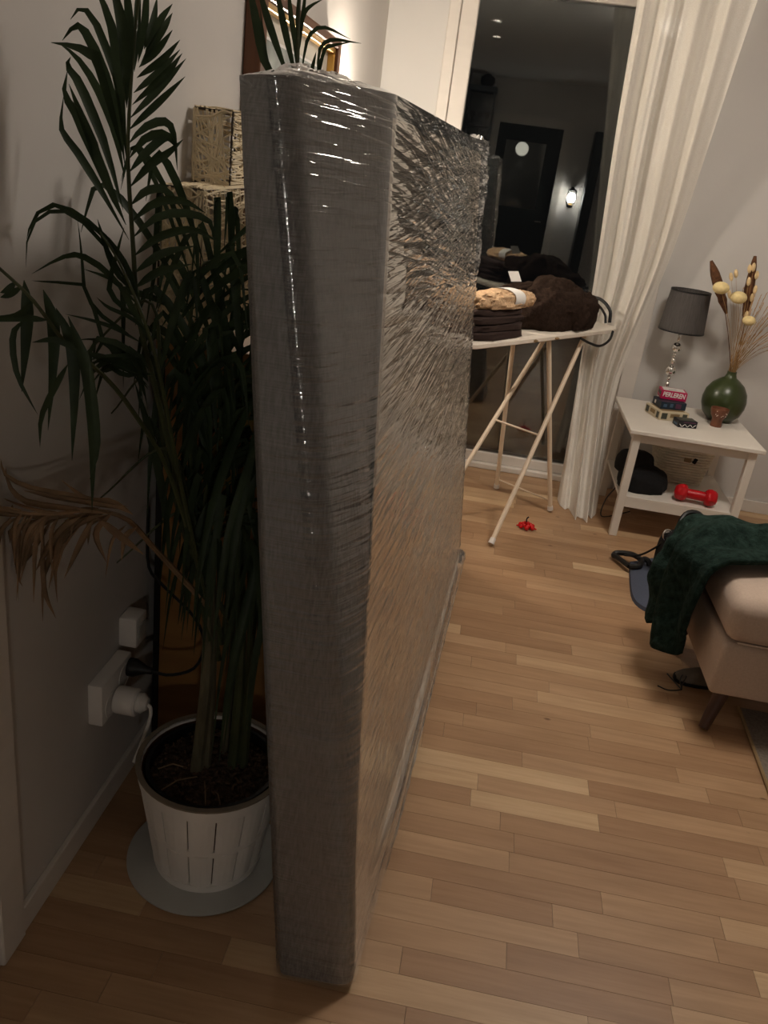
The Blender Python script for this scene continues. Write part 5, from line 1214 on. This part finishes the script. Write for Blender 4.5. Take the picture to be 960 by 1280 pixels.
MB().box2((LX + 0.012, BY + 0.341, 0.05), (-0.412, BY + 0.36, 0.86)).build('lower_door', 'cabinet_dark', gc, False)
for zz, n_ in ((1.27, 3), (1.67, 4), (2.02, 3)):
    for k in range(n_):
        p = Vector((LX + 0.085 + 0.165 * k / max(1, n_ - 1), BY + 0.2, zz + 0.001))
        tag(MB().lathe([(0.001, 0), (0.022, 0.0), (0.004, 0.006), (0.004, 0.06), (0.026, 0.09), (0.028, 0.14), (0.026, 0.14), (0.022, 0.09), (0.001, 0.066)], p, 16).build('wine_glass', 'glass'), 'stemmed glass standing inside the glazed cabinet', 'glass', 'glasses in the glazed cabinet')
tag(MB().lathe([(0.001, 0), (0.06, 0.0), (0.085, 0.05), (0.08, 0.10), (0.04, 0.125), (0.02, 0.135), (0.001, 0.138)], (-0.52, BY + 0.22, 2.4205), 20, Matrix.Identity(3)).build('dark_jar', 'dark_obj'), 'dark lidded jar on top of the glazed cabinet', 'jar')
tall = thing('tall_dark_cupboard', 'tall narrow dark cupboard beside the lit wall lamp', 'cupboard', (0.88, BY + 0.15, 0))
MB().box2((0.815, BY + 0.004, 0.0005), (0.93, BY + 0.30, 2.1), 0.003).build('carcass', 'door_dark', tall, False); MB().box2((0.818, BY + 0.301, 0.02), (0.927, BY + 0.318, 2.08), 0.002).build('door', 'door_dark', tall, False)
bench = thing('dark_bench', 'low dark wooden bench in front of the dark door', 'bench', (0.1, BY + 0.5, 0))
MB().box2((-0.25, BY + 0.35, 0.42), (0.50, BY + 0.70, 0.46), 0.004).build('seat', 'dark_wood', bench, False)
for xx in (-0.22, 0.43):
    for yy in (BY + 0.37, BY + 0.63): MB().box2((xx, yy, 0.0005), (xx + 0.04, yy + 0.05, 0.42)).build('leg', 'dark_wood', bench, False)

# ceiling lamp of the room, above the frame
cz = Vector((0.95, 2.55, CZ)); cl_ = thing('ceiling_lamp_offscreen', 'round opal ceiling lamp over the middle of the room', 'lamp', cz)
MB().lathe([(0.001, -0.0005), (0.22, -0.0005), (0.225, -0.02), (0.001, -0.02)], cz, 40).build('mount', 'white', cl_)
MB().lathe([(0.220, -0.021), (0.220, -0.05), (0.18, -0.085), (0.09, -0.105), (0.001, -0.11)], cz, 40).build('opal_glass_offscreen', emit('ceiling_glow', WARM2, E_CEIL), cl_)
# two recessed ceiling spots towards the rear
for (px_, py_, nm_) in ((622, 24, 'ceiling_spot'), (621, 44, 'rear_ceiling_spot')):
    r_ = ray((px_, py_)); t_ = (CZ - EYE) / r_[2]; sp = Vector((r_[0] * t_, 2 * (WY + 0.03) - r_[1] * t_, CZ))
    st_ = thing(nm_ + '_offscreen', 'small round recessed ceiling spot towards the far end of the room', 'spotlight', sp, 'recessed ceiling spots')
    MB().lathe([(0.034, -0.0005), (0.046, -0.0005), (0.046, -0.006), (0.034, -0.010), (0.034, -0.0005)], sp, 24).build('ring', 'white', st_)
    MB().lathe([(0.001, -0.003), (0.033, -0.003), (0.033, -0.001), (0.001, -0.001)], sp, 20).build(('lens' if nm_ == 'ceiling_spot' else 'rear_lens') + '_offscreen', emit('spot_glow', WARM2, 7.0), st_)
